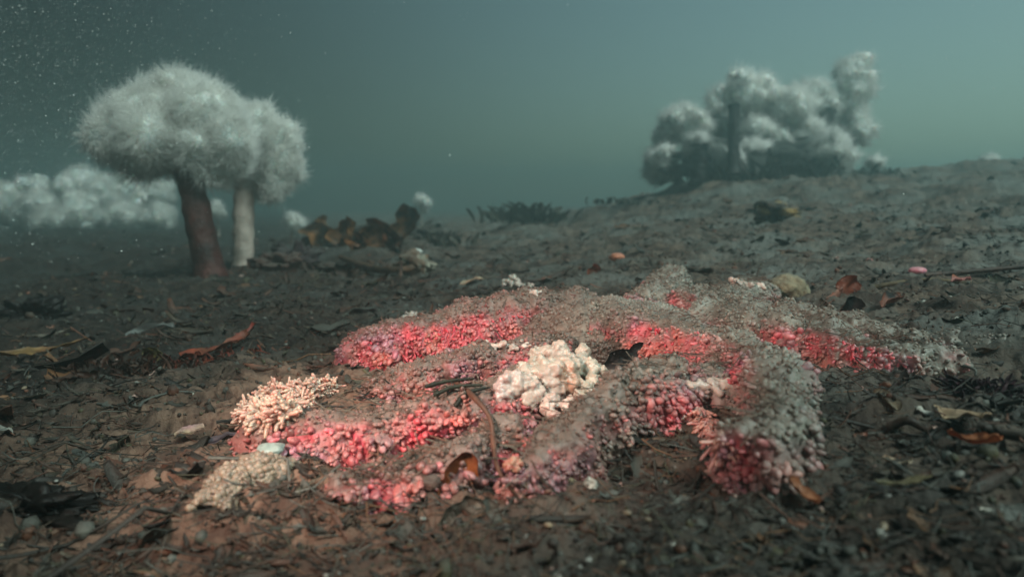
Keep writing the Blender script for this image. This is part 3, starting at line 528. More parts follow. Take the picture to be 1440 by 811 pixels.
# ---------------------------------------------------------------- leaves, kelp, shells, sticks
def plate(nu, nv, L, Wd, curl, cup, jag, seed, thick=.0006, tip=.15):
    """an irregular curved plate along +x from 0 to L"""
    r = np.random.default_rng(seed); u = np.linspace(0, 1, nu); v = np.linspace(-1, 1, nv); ed = np.interp(np.linspace(0, 1, nu), np.linspace(0, 1, 7), 1+jag*r.uniform(-1, .6, 7)); ed2 = np.interp(u, np.linspace(0, 1, 7), 1+jag*r.uniform(-1, .6, 7))
    w = Wd/2*np.clip(np.sin(np.pi*(u*(1-tip)+tip*.5))**.6, .05, 1); U, Vv = np.meshgrid(u, v, indexing='ij'); wv = np.where(Vv > 0, (w*ed)[:, None], (w*ed2)[:, None])
    X = U*L; Y = Vv*wv; Z = cup*Wd*(Vv**2)*.5+curl*L*(U-.5)**2*2*(1 if r.random() < .7 else -1)+Wd*.10*np.sin(U*9+r.uniform(0, 6))*Vv
    Z = Z+Wd*.10*fbm(np.stack([X, Y, Z], -1).reshape(-1, 3), 3/Wd, 2, seed).reshape(X.shape)
    top = np.stack([X, Y, Z], -1).reshape(-1, 3); bot = top-[0, 0, thick]; f = grid_faces(nu, nv); n = nu*nv
    rim = np.concatenate([np.arange(nv), np.arange(1, nu)*nv+nv-1, (nu-1)*nv+np.arange(nv-2, -1, -1), np.arange(nu-2, 0, -1)*nv]); rn = np.roll(rim, -1)
    return np.vstack([top, bot]), np.vstack([f[:, ::-1], f+n, np.stack([rim, rn, rn+n, rim+n], 1)])
def leafcol(V, c, c2, seed):
    n = sst(.35, .7, noise(V+seed, 60, seed)*.5+.5)[:, None]; return np.asarray(c)*(1-n)+np.asarray(c2 if c2 is not None else np.asarray(c)*.5)*n
def zat(x, y, on=False):
    z = float(ground_z(x, y)[0]); return max(z, float(terrain(x, y)+star_h(x, y)[0])) if on else z
SEED = [100]
def leaf(name, label, cat, p0, p1, wpx, c, c2=None, upright=False, curl=.15, cup=.3, jag=.35, roll=0, lift=.004, on=False, mat=None, zo=0, thick=.0008, nu=16, nv=8, tilt=0):
    """a flat piece from photo pixel p0 to p1; upright: p1 stands above p0 at the same depth"""
    SEED[0] += 1; on = on or (240 < p0[0] < 1080 and p0[1] > 470)
    if upright:
        a = ats(*p0) if on else at(*p0, zo); a = np.array([a[0], a[1], zat(a[0], a[1], on)]); d = depth(a); bq = P(*p1, d); a = a-[0, 0, .004]
    else:
        g_ = (lambda q: ats(*q)) if on else (lambda q: at(*q, zo)); a = g_(p0); bq = g_(p1); a = np.array([a[0], a[1], zat(a[0], a[1], on)+lift]); bq = np.array([bq[0], bq[1], zat(bq[0], bq[1], on)+lift+tilt]); d = depth((a+bq)/2)
    x = bq-a; L = np.linalg.norm(x); x = x/L; side = np.array([0, -1., .25]) if upright else np.array([0, 0, 1.]); y = unit(np.cross(side, x)); z = np.cross(x, y)
    cr, sr = math.cos(roll), math.sin(roll); y, z = y*cr+z*sr, z*cr-y*sr
    V, f = plate(nu, nv, L, wpx/F*d, curl, cup, jag, SEED[0], thick); Vw = a+V @ np.stack([x, y, z])
    return tag(obj(name, Vw, f, mat or M_leaf, col=leafcol(Vw, c, c2, SEED[0])), label, cat)
def tube(name, label, cat, pts, r, c, group=None, mat=None, taper=.5, m=8, wob=.15, on=True, n=28, lifts=None):
    SEED[0] += 1; Q = []
    for i, p in enumerate(pts):
        zo = lifts[i] if lifts else .003; a = at(p[0], p[1], zo) if not on else ats(p[0], p[1]) if 250 < p[0] < 1200 and p[1] > 440 else at(p[0], p[1], zo); Q.append([a[0], a[1], max(float(a[2])+(lifts[i]*.15 if lifts else 0) if on else 0, zat(a[0], a[1])+r*.6, (terrain(a[0], a[1])+zo) if not on or p[1] < 440 else -9)+r*.7])
    sp = catmull(Q, n) if len(Q) > 1 else None; s = np.linspace(0, 1, n); rad = r*(1-taper*s)*(1+wob*noise(np.stack([s*14, s*0, s*0+SEED[0]], 1), 1, SEED[0])); rad[-1] *= .3; rad[0] *= .6
    fr = frames(np.gradient(sp, axis=0)); a = np.linspace(0, 2*math.pi, m, endpoint=False)
    V = (sp[:, None]+rad[:, None, None]*(np.cos(a)[None, :, None]*fr[:, None, 0]+np.sin(a)[None, :, None]*fr[:, None, 1])).reshape(-1, 3)
    cap0 = np.arange(m)[None, ::-1]; cap1 = (np.arange(m)+(n-1)*m)[None]
    return tag(obj(name, V, [grid_faces(n, m, True), cap0, cap1], mat or M_leaf, col=leafcol(V, c, None, SEED[0])), label, cat, group)
def pebble(name, label, cat, px, py, wpx, hpx, c, seed, on=False, amp=.15, mat=None, col2=None, sub=4, zo=.0, fs=1.3, sink=.25):
    on = on or (240 < px < 1080 and py > 500); a = ats(px, py) if on else at(px, py, zo); d = depth(a); s = wpx/F*d/2; h = hpx/F*d/2; z = zat(a[0], a[1], on)
    return rock(name, label, cat, (a[0], a[1], z+h*(1-sink)), s, s*.8, h, c, amp=amp, fs=fs, seed=seed, sub=sub, mat=mat, col2=col2)
BLK = (.008, .006, .006); DBR = (.035, .02, .013); RST = (.20, .055, .025); ORG = (.36, .12, .04); TAN = (.34, .24, .15); GRY = (.16, .165, .15); PAL = (.5, .46, .40); OLV = (.13, .11, .05); KLP = (.34, .14, .04); PNK = (.62, .22, .20)
leaf("shell_fragment", "black angular shell fragment wedged beside the white tissue", "shell", (846, 524), (916, 492), 44, BLK, BLK, upright=True, on=True, cup=.15, curl=.08, jag=.45, roll=-.2, mat=M_kelp, nu=10)
leaf("mussel_shell", "dark purple mussel shell lying left of the star below the cream tube feet", "shell", (288, 624), (350, 612), 22, (.05, .03, .045), (.02, .015, .02), cup=-.5, lift=.006, roll=-.4, mat=M_shell)
leaf("mussel_shell", "black shell valve tilted against silt at the star's left tip", "shell", (305, 605), (352, 596), 16, BLK, (.02, .015, .015), cup=-.4, lift=.008, roll=-.5, mat=M_shell)
tube("stick", "short dark square stick leaning on the star's lower left edge", "stick", [(372, 668), (395, 657), (422, 643)], .0035, (.045, .025, .02), taper=.1)
leaf("dead_leaf", "orange mottled leaf standing against the front of the star", "leaf", (626, 700), (664, 636), 50, ORG, RST, upright=True, cup=.35, curl=.2, zo=.0, roll=.2)
tube("twig", "long bent brown twig hanging over the front of the star", "twig", [(632, 545), (660, 570), (688, 602), (694, 640), (702, 672), (735, 718)], .0022, (.20, .09, .06), lifts=[.055, .055, .046, .04, .02, .006])
for i, (q, lab) in enumerate([([(598, 560), (630, 552), (668, 548)], "dark thin twig lying on the star left of the white tissue"), ([(610, 572), (640, 560), (680, 557)], "second dark twig just below the one left of the white tissue"), ([(640, 588), (655, 570), (690, 560)], "greenish black twig angled under the white tissue's left end")]):
    tube("twig", lab, "twig", q, .0020, (.035, .035, .022), lifts=[.05]*3)
pebble("pebble", "round dark brown pebble in front of the star below the orange leaf", "stone", 606, 700, 30, 24, (.09, .05, .04), 21, amp=.25)
leaf("kelp_scrap", "grey tan torn kelp flap in front of the star, left of the twig's end", "kelp", (625, 742), (678, 702), 46, (.20, .17, .13), (.12, .10, .08), upright=True, cup=.4)
leaf("kelp_scrap", "narrow grey kelp strip right of the grey tan flap", "kelp", (710, 748), (682, 698), 20, (.17, .15, .125), (.10, .09, .075), upright=True)
leaf("shell_fragment", "small pinkish shell chip in the dark debris in front of the star", "shell", (795, 700), (818, 690), 16, PNK, TAN, cup=-.4, mat=M_shell, lift=.006)
leaf("shell_fragment", "tan pointed shell chip right of the pinkish one in the debris", "shell", (845, 706), (826, 672), 22, TAN, PAL, upright=True, cup=-.4, mat=M_shell)
pebble("soft_lump", "salmon coloured soft lump low in front of the star", "lump", 722, 668, 26, 18, (.40, .12, .09), 23, mat=M_white, col2=(.40, .22, .15), amp=.45, fs=2.4)
# the tan ropy fragment at lower left
fr0 = thing("arm_fragment", "tan ropy piece of broken arm lying below the star's left tip", "sea star piece", gpt(*at(350, 705)[:2]))
c = catmull([np.array([*at(x, y, .008)[:2], h, w]) for x, y, h, w in [(296, 738, .008, .010), (320, 712, .014, .015), (350, 694, .018, .018), (385, 684, .015, .016), (412, 682, .008, .010)]], 50)
th = np.radians(np.linspace(-20, 200, 24)); T = unit(np.gradient(c[:, :2], axis=0)); Sd = np.stack([T[:, 1], -T[:, 0]], 1)
V = np.stack([c[:, 0:1]+Sd[:, 0:1]*np.cos(th)*c[:, 3:4], c[:, 1:2]+Sd[:, 1:2]*np.cos(th)*c[:, 3:4], terrain(c[:, 0], c[:, 1])[:, None]+.015+np.sin(th)*c[:, 2:3]*.85], -1).reshape(-1, 3); V = V+.002*np.stack([fbm(V, 90, 2, 1), fbm(V, 90, 2, 2), fbm(V, 90, 2, 3)], 1)
obj("core", V, grid_faces(50, 24), M_flesh, fr0, col=np.array([.20, .14, .10])*(1+.2*noise(V, 50, 3))[:, None])
ii = RNG.integers(0, len(V), 900); sz = RNG.uniform(.0014, .003, 900); dn = unit(RNG.normal(0, .5, (900, 3))+[0, -.3, .8]); V2, F2 = inst(PT, PF, V[ii], frames(dn), np.stack([sz, sz, sz*1.5], 1))
obj("papillae", V2, F2, M_pap, fr0, col=np.repeat(np.array([.24, .17, .12])*RNG.uniform(.6, 1.3, (900, 1)), len(PT), 0), kind="stuff")
pebble("pebble", "pale grey green pebble lying on the tan broken arm piece", "stone", 383, 690, 40, 16, (.28, .34, .31), 29, mat=M_shell).location.z += .014
# left debris
leaf("kelp_scrap", "rusty red shredded kelp lying left of the star", "kelp", (258, 518), (352, 492), 26, (.30, .06, .03), RST, jag=.6, cup=.4, lift=.006)
leaf("kelp_scrap", "darker red kelp end overlapping the rusty shredded strip", "kelp", (318, 500), (362, 487), 22, (.28, .045, .03), DBR, jag=.6, cup=.4, lift=.010)
leaf("kelp_scrap", "yellow green kelp flap standing in the dark debris at left", "kelp", (214, 518), (226, 492), 36, OLV, (.2, .15, .05), upright=True)
leaf("shell_fragment", "grey wing shaped shell upside down in the left debris", "shell", (176, 484), (246, 474), 22, (.12, .125, .12), BLK, cup=-.4, lift=.012, mat=M_shell)
leaf("kelp_strip", "long yellow brown kelp strip with a pale orange tip at the left edge", "kelp", (-40, 522), (124, 493), 24, (.17, .075, .03), (.30, .17, .06), cup=.25, lift=.006, jag=.3, nu=24)
leaf("kelp_strip", "pale worn kelp strip above the yellow brown one at the left", "kelp", (5, 486), (100, 470), 10, (.22, .19, .15), DBR, cup=.3, lift=.006)
rock("kelp_clump", "black rounded clump of rotting kelp at the left edge", "kelp", (*at(45, 452)[:2], zat(*at(45, 452)[:2])+.012), .050, .04, .032, (.014, .011, .01), amp=.6, fs=2.8, seed=31, mat=M_kelp)
rock("kelp_clump", "black rotting kelp mass low in the bottom left corner", "kelp", (*at(40, 740)[:2], zat(*at(40, 740)[:2])+.001), .036, .018, .010, (.010, .008, .007), amp=.7, fs=3, seed=32, mat=M_kelp)
leaf("shell_fragment", "pale shell half cut by the left edge of the picture", "shell", (-12, 596), (14, 622), 22, PAL, GRY, cup=-.5, mat=M_shell, lift=.006)
leaf("mussel_shell", "mauve pebbly shell left of the dark mussel shells", "shell", (244, 612), (286, 600), 22, (.40, .22, .22), TAN, cup=-.5, mat=M_shell, lift=.005)
leaf("dead_leaf", "flat brown leaf on the star behind the cream tube feet", "leaf", (432, 530), (466, 522), 20, (.18, .07, .05), DBR, lift=.006)
# right side
leaf("dead_leaf", "broad rust brown leaf standing upright on the right silt", "leaf", (1200, 424), (1186, 390), 36, (.24, .06, .03), (.17, .045, .025), upright=True, cup=.15, jag=.15, curl=.1)
leaf("dead_leaf", "dark curled leaf base under the broad rust brown leaf", "leaf", (1186, 447), (1204, 418), 28, (.06, .02, .015), BLK, upright=True, cup=.6)
leaf("dead_leaf", "slim dark leaf leaning left beside the broad rust brown leaf", "leaf", (1172, 440), (1152, 420), 10, (.07, .035, .02), DBR, upright=True)
leaf("dead_leaf", "pinkish brown leaf lying behind the slim dark leaf", "leaf", (1158, 438), (1182, 426), 16, (.30, .13, .09), RST)
pebble("pebble", "bright pink smooth pebble lying on the right silt", "stone", 1290, 380, 24, 11, (.72, .26, .32), 41, amp=.05, mat=M_white)
pebble("pebble", "tiny round pink pebble left of the bright pink one", "stone", 1222, 371, 9, 7, PNK, 42, mat=M_shell)
tube("straw", "long pale straw lying across the right silt to the picture edge", "straw", [(1222, 408), (1300, 404), (1380, 403), (1470, 398)], .0035, (.26, .19, .11), taper=.2)
tube("straw", "dark reed lying behind the pale straw at right", "straw", [(1300, 398), (1360, 392), (1450, 384)], .004, (.10, .05, .035), taper=.2)
leaf("shell_fragment", "orange torn shell bit on the straw at right", "shell", (1338, 408), (1362, 402), 16, (.55, .16, .07), PNK, lift=.008)
leaf("dead_leaf", "small curled orange rimmed leaf ring right of the upright leaf", "leaf", (1240, 438), (1268, 430), 22, (.30, .10, .06), BLK, cup=.8, lift=.006)
p = at(1090, 316); rock("rock", "dark rock with yellow crusted edges alone on the right slope", "rock", (p[0], p[1], zat(p[0], p[1])+.018), .068, .05, .036, (.035, .02, .014), amp=.45, fs=2, seed=44, col2=(.26, .16, .06))
p = at(727, 340); rock("rock", "small round tan and brown rock beyond the star", "rock", (p[0], p[1], zat(p[0], p[1])+.012), .032, .026, .022, (.07, .035, .02), amp=.25, seed=45, col2=(.26, .2, .13))
pebble("pebble", "flat orange pebble just beyond the star's far edge", "stone", 867, 369, 22, 12, (.55, .18, .10), 46, amp=.1, mat=M_shell)
leaf("dead_leaf", "small folded red leaf left of the flat orange pebble", "leaf", (828, 390), (842, 374), 18, RST, (.4, .08, .05), upright=True, cup=.5)
tube("twig", "short dark twig right of the flat orange pebble", "twig", [(918, 378), (911, 362)], .0025, DBR, lifts=[0, .022])
leaf("clam_shell", "gaping dark oval shell beyond the star", "shell", (966, 386), (1002, 386), 16, BLK, (.12, .12, .10), cup=.9, lift=.008, mat=M_shell)
leaf("shell_fragment", "flat peach shell strip beyond the star's left shoulder", "shell", (648, 402), (680, 396), 12, (.42, .19, .11), TAN, lift=.005, mat=M_shell)
leaf("dead_leaf", "dark brown ragged leaf beyond the white tuft on the star", "leaf", (742, 396), (805, 382), 18, DBR, RST, lift=.008, jag=.6)
rock("silt_lump", "tan furry lump behind the star's right shoulder", "lump", (*at(1108, 420)[:2], zat(*at(1108, 420)[:2])+.006), .030, .022, .026, (.24, .19, .12), amp=.15, seed=47)
leaf("shell_fragment", "tan triangular shell plate with a bright rim at the right", "shell", (1316, 604), (1382, 634), 34, (.42, .29, .17), (.30, .18, .10), cup=-.3, lift=.008, mat=M_shell, jag=.2)
leaf("dead_leaf", "bright orange curled leaf below the tan shell plate", "leaf", (1332, 648), (1404, 668), 26, (.50, .17, .07), (.34, .09, .04), cup=.5, lift=.007)
leaf("dead_leaf", "small orange crumpled leaf at the lower right", "leaf", (1106, 714), (1148, 730), 22, (.40, .15, .07), RST, cup=.5, lift=.006)
leaf("kelp_strip", "olive tan kelp blade lying at the lower right", "kelp", (1230, 722), (1306, 724), 15, (.22, .17, .09), OLV, cup=.3, lift=.006)
leaf("shell_fragment", "cream chip with an orange end right of the lower debris", "shell", (1240, 664), (1278, 686), 16, (.46, .36, .26), (.45, .18, .09), lift=.005, mat=M_shell)
leaf("shell_fragment", "pale grey shell chip beside the coiled dark leaf", "shell", (1288, 600), (1312, 604), 14, PAL, GRY, cup=-.4, mat=M_shell)
tube("kelp_stalk", "coiled dark kelp stalk in the debris right of the curled arm", "kelp", [(1246, 622), (1254, 606), (1276, 600), (1298, 610), (1306, 620)], .0035, (.09, .05, .035), lifts=[0, .008, .012, .008, 0])
leaf("dead_leaf", "arched grey brown leaf left of the coiled stalk", "leaf", (1222, 584), (1262, 606), 22, (.20, .15, .10), DBR, cup=.5, lift=.010)
leaf("shell_fragment", "pale chip at the lower right corner debris", "shell", (1376, 738), (1412, 744), 14, PAL, TAN, mat=M_shell)
tube("kelp_stalk", "thick dark stalk running to the right edge below the tan shell plate", "kelp", [(1370, 634), (1410, 640), (1470, 656)], .004, (.045, .028, .02))
# tufted weeds
def weed(name, label, base, h, w, n, c, blade=.006, seed=0, group=None, mat=None):
    r = np.random.default_rng(seed); VV, FF, CC = [], [], []; off = 0
    for i in range(n):
        L = h*r.uniform(.45, 1.05); V, f = plate(8, 3, L, blade*r.uniform(.6, 1.6), .1, .3, .4, seed*1000+i); up = unit(np.array([r.normal(0, .55), r.normal(0, .45), 1.0])); x = up; y = unit(np.cross(x, r.normal(0, 1, 3))); z = np.cross(x, y)
        q = np.asarray(base)+[r.normal(0, w*.4), r.normal(0, w*.3), -.003]; Vw = q+V @ np.stack([x, y, z]); wig = (V[:, 0]/L)[:, None]**2*np.array([r.normal(0, .35), r.normal(0, .3), -.12])*L; VV.append(Vw+wig); FF.append(f+off); off += len(V)
        CC.append(np.repeat(np.asarray(c)[None]*r.uniform(.5, 1.4), len(V), 0))
    return tag(obj(name, np.vstack(VV), np.vstack(FF), mat or M_leaf, col=np.vstack(CC)), label, "seaweed", group)
def weed_px(name, label, px, py, hpx, wpx, n, c, d=None, **k):
    b = at(px, py) if d is None else P(px, py, d); b = gpt(b[0], b[1]); dd = depth(b); return weed(name, label, b, hpx/F*dd, wpx/F*dd, n, c, **k)
weed_px("seaweed_tuft", "dark purple feathery seaweed tuft on the right silt", 1378, 572, 40, 60, 160, (.05, .018, .025), blade=.004, seed=51)
weed_px("kelp_tangle", "low tangle of rusty red kelp shreds left of the star", 305, 514, 24, 100, 130, (.24, .05, .028), blade=.005, seed=58, mat=M_kelp)['kind'] = 'stuff'
weed_px("kelp_tangle", "dark brown shredded kelp tangle at the left, above the yellow brown strip", 190, 532, 20, 130, 110, (.06, .025, .016), blade=.006, seed=59, mat=M_kelp)['kind'] = 'stuff'
weed_px("seaweed_bush", "dark bushy seaweed on the hazy horizon in the middle", 742, 296, 32, 60, 150, (.05, .05, .035), d=4.0, blade=.03, seed=52)
weed_px("seaweed_bush", "low dark seaweed mound right of the kelp blades", 618, 312, 24, 40, 90, (.06, .05, .035), d=3.2, blade=.02, seed=53)
weed_px("seaweed_bush", "low dark weeds at the left foot of the anemone clump", 895, 278, 12, 70, 90, (.05, .048, .036), d=4.0, blade=.02, seed=54)
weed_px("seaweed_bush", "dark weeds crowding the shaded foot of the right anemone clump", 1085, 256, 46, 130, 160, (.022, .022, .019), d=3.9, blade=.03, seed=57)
weed_px("seaweed_bush", "dark weed rising from the crest below the towering anemone", 1232, 240, 12, 60, 90, (.05, .048, .036), d=4.1, blade=.02, seed=55)
weed_px("seaweed_tuft", "thin dark seaweed stem standing right of the kelp blades", 590, 336, 50, 8, 14, (.06, .03, .02), blade=.01, seed=56)
# the kelp heap behind the star on the left
for p0, p1, w_, c_, up_, lab in [((462, 352), (455, 304), 46, (.36, .16, .05), True, "translucent amber kelp frond standing upright at the left of the heap"),
    ((480, 362), (508, 318), 40, KLP, True, "amber kelp frond lying along the top of the heap"), ((522, 362), (540, 312), 46, (.28, .11, .035), True, "orange brown kelp frond draped over the heap's right"),
    ((500, 368), (522, 340), 36, (.30, .11, .035), True, "small rusty frond in the middle of the heap"),
    ((562, 352), (580, 292), 34, (.22, .09, .03), True, "brown kelp frond with a curled tip at the top of the heap"), ((548, 366), (566, 336), 34, (.16, .06, .03), True, "dark red frond in front of the curled one")]:
    leaf("kelp_frond", lab, "kelp", p0, p1, w_, c_, np.array(c_)*.35, upright=up_, cup=.9, curl=.4, mat=M_kelp, roll=random.uniform(-.9, .9), jag=.75, nu=26, nv=12)
leaf("kelp_frond", "dark pointed kelp blade standing by the heap's left foot", "kelp", (430, 372), (431, 333), 16, (.05, .022, .018), BLK, upright=True, cup=.3)
for i, (x, y, w, h, cc, lab) in enumerate([(396, 386, 66, 32, (.06, .025, .018), "reddish brown rotting kelp heap at the foot of the pale stalk"), (415, 376, 60, 40, (.03, .015, .018), "dark purple kelp heap behind the log"), (520, 350, 90, 40, (.04, .024, .018), "dark tangled kelp heap under the amber blades"), (470, 392, 60, 20, (.05, .028, .02), "low brown kelp heap in front of the log"), (600, 340, 50, 26, (.035, .024, .018), "low dark kelp heap right of the amber blades")]):
    b = at(x, y); d = depth(b); heap = rock("kelp_heap", lab, "kelp", (b[0], b[1], zat(b[0], b[1])+.1*h/F*d), w/F*d*.5, w/F*d*.35, h/F*d*.5, cc, amp=.6, fs=2.8, seed=60+i)
    for j in range(9):
        x2 = x+RNG.uniform(-.5, .5)*w; y2 = y+RNG.uniform(-.1, .2)*h
        lf = leaf("blade", "torn blade", "kelp", (x2, y2), (x2+RNG.uniform(-30, 30), y2-RNG.uniform(5, 24)), RNG.uniform(10, 20), np.array(cc)*RNG.uniform(.8, 2.6), DBR, upright=True, cup=.5, curl=.3, nu=10, nv=5)
        del lf['label']; del lf['category']; lf.location = lf.location-heap.location; lf.parent = heap
tube("driftwood", "pale brown bent branch lying in front of the kelp heap", "wood", [(478, 366), (510, 378), (545, 386), (585, 382)], .011, (.16, .085, .05), taper=.1, lifts=[.03, .015, .012, .015], m=12)
p = at(585, 386); rock("rock", "crusted brown rock with a white patch at the branch's right end", "rock", (p[0], p[1], zat(p[0], p[1])+.02), .048, .04, .034, (.14, .075, .045), amp=.4, fs=2, seed=71, col2=(.28, .25, .2))
pebble("pebble", "white chip resting on the crusted brown rock", "stone", 585, 364, 18, 8, (.6, .6, .56), 72, zo=.04, mat=M_shell).location.z += .05
tube("stick", "short brown stub upright before the crusted rock", "stick", [(563, 396), (564, 372)], .006, (.13, .06, .04), lifts=[0, .035], taper=.1)
tube("stick", "thin black stub upright on bare silt beyond the star", "stick", [(695, 382), (695, 364)], .0028, DBR, lifts=[0, .02], taper=.1)

HAND = [(882, 505), (318, 618), (640, 665), (606, 698), (350, 705), (300, 505), (345, 492), (220, 505), (212, 480), (100, 500), (50, 478), (265, 606), (1192, 408), (1165, 430), (1290, 380), (1222, 371), (1350, 404), (1255, 434), (867, 369), (985, 386), (664, 399), (1348, 620), (1368, 660), (1126, 722), (1268, 723), (1260, 675), (1300, 602), (1274, 610), (1242, 596), (1394, 741), (722, 665), (838, 690), (806, 695), (650, 722)]
# ---------------------------------------------------------------- scattered litter
def scatter(n, rmin, rmax, seed, azm=42, power=1.0):
    r = np.random.default_rng(seed); t = r.uniform(0, 1, n); R_ = rmin*(rmax/rmin)**(t**power); a = np.radians(r.uniform(-azm, azm, n)); x = R_*np.sin(a); y = R_*np.cos(a); ok = star_h(x, y) < .004
    return x[ok], y[ok], r
PAL_L = np.array([DBR, DBR, (.05, .03, .02), (.03, .022, .018), (.022, .016, .014), (.10, .04, .022), (.14, .05, .028), (.09, .085, .07), (.12, .12, .105), (.10, .095, .08), (.07, .06, .03), (.2, .09, .04)])
templates = [plate(7, 4, 1, RNG.uniform(.25, .7), RNG.uniform(.0, .35), RNG.uniform(-.3, .6), .5, 900+i, thick=.02) for i in range(24)]
def scraps(x, y, size, r, lift=0.0, tiltsd=.35):
    n = len(x); z = ground_z(x, y)+lift; yaw = r.normal(0, .9, n)+np.where(r.random(n) < .5, 0, math.pi); fx = unit(np.stack([np.cos(yaw), np.sin(yaw)*.8, r.normal(.06, tiltsd*.6, n)], 1)); up = unit(np.stack([r.normal(0, tiltsd, n), r.normal(-.1, tiltsd, n), np.ones(n)], 1)); fy = unit(np.cross(up, fx)); fz = np.cross(fx, fy)
    return np.stack([x, y, z], 1), np.stack([fx, fy, fz], 1), size
x, y, r = scatter(3000, .2, 7, 11)
dist = np.hypot(x, y); size = np.exp(r.normal(math.log(.020), .55, len(x)))*(.30+.62*np.minimum(dist, 3)); size = np.clip(size, .006, .06)
pos, fr, sz = scraps(x, y, size, r); qx, qy = proj(np.stack([x, y, terrain(x, y)], 1)); near = np.zeros(len(x), bool)
for hx_, hy_ in HAND: near |= np.hypot(qx-hx_, (qy-hy_)*1.5) < 34
size = np.minimum(size, .065*dist+.03*np.clip(dist-.6, 0, 3)); size[near] = .003
pos, fr, sz = scraps(x, y, size, r); cols = PAL_L[r.integers(0, len(PAL_L), len(x))]*r.uniform(.4, .95, (len(x), 1)); order = np.argsort(-size/dist)
vis = [i for i in order if abs(x[i]/y[i]) < .82 and (math.cos(PITCH)*0+y[i]) > .36][:285]; visset = set(vis)
shared = {}
for i in vis:
    k = i % 24; ck = int(r.integers(0, len(PAL_L))); key = (k, ck)
    if key not in shared:
        V, f = templates[k]; V = V-[.5, 0, 0]; shared[key] = mesh("kelp_scrap", V, f, M_litter, col=leafcol(V*.05, PAL_L[ck], PAL_L[ck]*.6, k))
    o = bpy.data.objects.new("kelp_scrap", shared[key]); COL.objects.link(o)
    from mathutils import Matrix
    m = Matrix([[*(fr[i][:, a]*sz[i]), pos[i][a]] for a in range(3)]+[[0, 0, 0, 1]]); o.matrix_world = m
    tag(o, "small torn scrap of dead kelp lying loose on the dark seabed", "kelp", "kelp scraps littering the seabed")
VV, FF, CC = [], [], []; off = 0
rest = np.array([i for i in range(len(x)) if i not in visset])
for k in range(24):
    ii = rest[rest % 24 == k]; V, f = templates[k]; V2, F2 = inst(V-[.5, 0, 0], f, pos[ii], fr[ii], np.repeat(sz[ii][:, None], 3, 1)); VV.append(V2); FF.append(F2+off); off += len(V2); CC.append(np.repeat(cols[ii], len(V), 0))
obj("kelp_litter", np.vstack(VV), np.vstack(FF), M_litter, col=np.vstack(CC), origin=(0, 0, 0), kind="stuff")
# shell chips and pebbles
x, y, r = scatter(560, .25, 6, 12); dist = np.hypot(x, y); size = np.clip(np.exp(r.normal(math.log(.006), .45, len(x))), .002, .009)*(.5+.6*dist); order = np.argsort(-size/dist)
pos, fr, sz = scraps(x, y, size, r, lift=.002); chipc = np.array([PAL, (.42, .40, .36), (.30, .28, .25), TAN, (.36, .14, .09), (.5, .3, .25)])
vis = [i for i in order if abs(x[i]/y[i]) < .82 and y[i] > .36][:90]; shared = {}; visset = set(vis)
for i in vis:
    key = (i % 8, int(r.integers(0, 6)))
    if key not in shared:
        V, f = templates[key[0]]; V = (V-[.5, 0, 0])*[1, 1.3, 1.5]; shared[key] = mesh("shell_chip", V, f, M_shell, col=leafcol(V*.03, chipc[key[1]], chipc[key[1]]*.7, key[0]))
    o = bpy.data.objects.new("shell_chip", shared[key]); COL.objects.link(o); o.matrix_world = Matrix([[*(fr[i][:, a]*sz[i]), pos[i][a]] for a in range(3)]+[[0, 0, 0, 1]])
    tag(o, "tiny pale shell chip lying loose on the seabed", "shell", "shell chips littering the seabed")
rest = np.array([i for i in range(len(x)) if i not in visset]); T1, F1 = ico(2)
V2, F2 = inst(T1, F1, pos[rest], fr[rest], sz[rest][:, None]*np.array([[.5, .4, .28]])); V2 = V2+.15*.004*np.stack([noise(V2, 200, 1), noise(V2, 200, 2), noise(V2, 200, 3)], 1)
obj("shell_grit", V2, F2, M_shell, col=np.repeat(chipc[r.integers(0, 6, len(rest))]*r.uniform(.25, .7, (len(rest), 1)), len(T1), 0), origin=(0, 0, 0), kind="stuff")
# silt crumbs
x, y, r = scatter(16000, .25, 3, 13); T1, F1 = ico(1); n = len(x); dist = np.hypot(x, y); sz = np.exp(r.normal(math.log(.0014), .6, n))*(.5+.6*dist); pos = np.stack([x, y, ground_z(x, y)], 1)
V2, F2 = inst(T1, F1, pos, frames(r.normal(0, 1, (n, 3))), sz[:, None]*r.uniform(.5, 1.4, (n, 3))); obj("silt_crumbs", V2, F2, M_litter, col=np.repeat(PAL_L[r.integers(0, 11, n)]*r.uniform(.5, 1.1, (n, 1)), len(T1), 0), origin=(0, 0, 0), kind="stuff")
# twigs: thin stems
def strands(n, xs, ys, zs, length, rad, r, flat=.15):
    k = 7; s = np.linspace(-.5, .5, k); yaw = r.normal(0, .8, n); d = np.stack([np.cos(yaw), np.sin(yaw), r.normal(0, flat, n)], 1); L = length*r.uniform(.4, 1.5, n); bend = r.normal(0, .35, (n, 3))*[1, 1, .3]
    c = np.stack([xs, ys, zs], 1)[:, None]+L[:, None, None]*(s[None, :, None]*d[:, None]+(s**2)[None, :, None]*bend[:, None]*1.5+np.sin(s*9)[None, :, None]*r.normal(0, .05, (n, 1, 3)))
    return c, rad*r.uniform(.6, 1.5, n)
def strand_mesh(c, rad):
    n, k, _ = c.shape; t = unit(np.gradient(c, axis=1)); a = unit(np.cross(t, [[[0, 0, 1.]]])); b = np.cross(t, a); q = np.radians([0, 120, 240]); pr = np.linspace(1, .4, k)[None, :, None, None]
    V = c[:, :, None]+rad[:, None, None, None]*pr*(np.cos(q)[None, None, :, None]*a[:, :, None]+np.sin(q)[None, None, :, None]*b[:, :, None])
    f = grid_faces(k, 3, True); return V.reshape(-1, 3), (f[None]+np.arange(n)[:, None, None]*k*3).reshape(-1, 4)
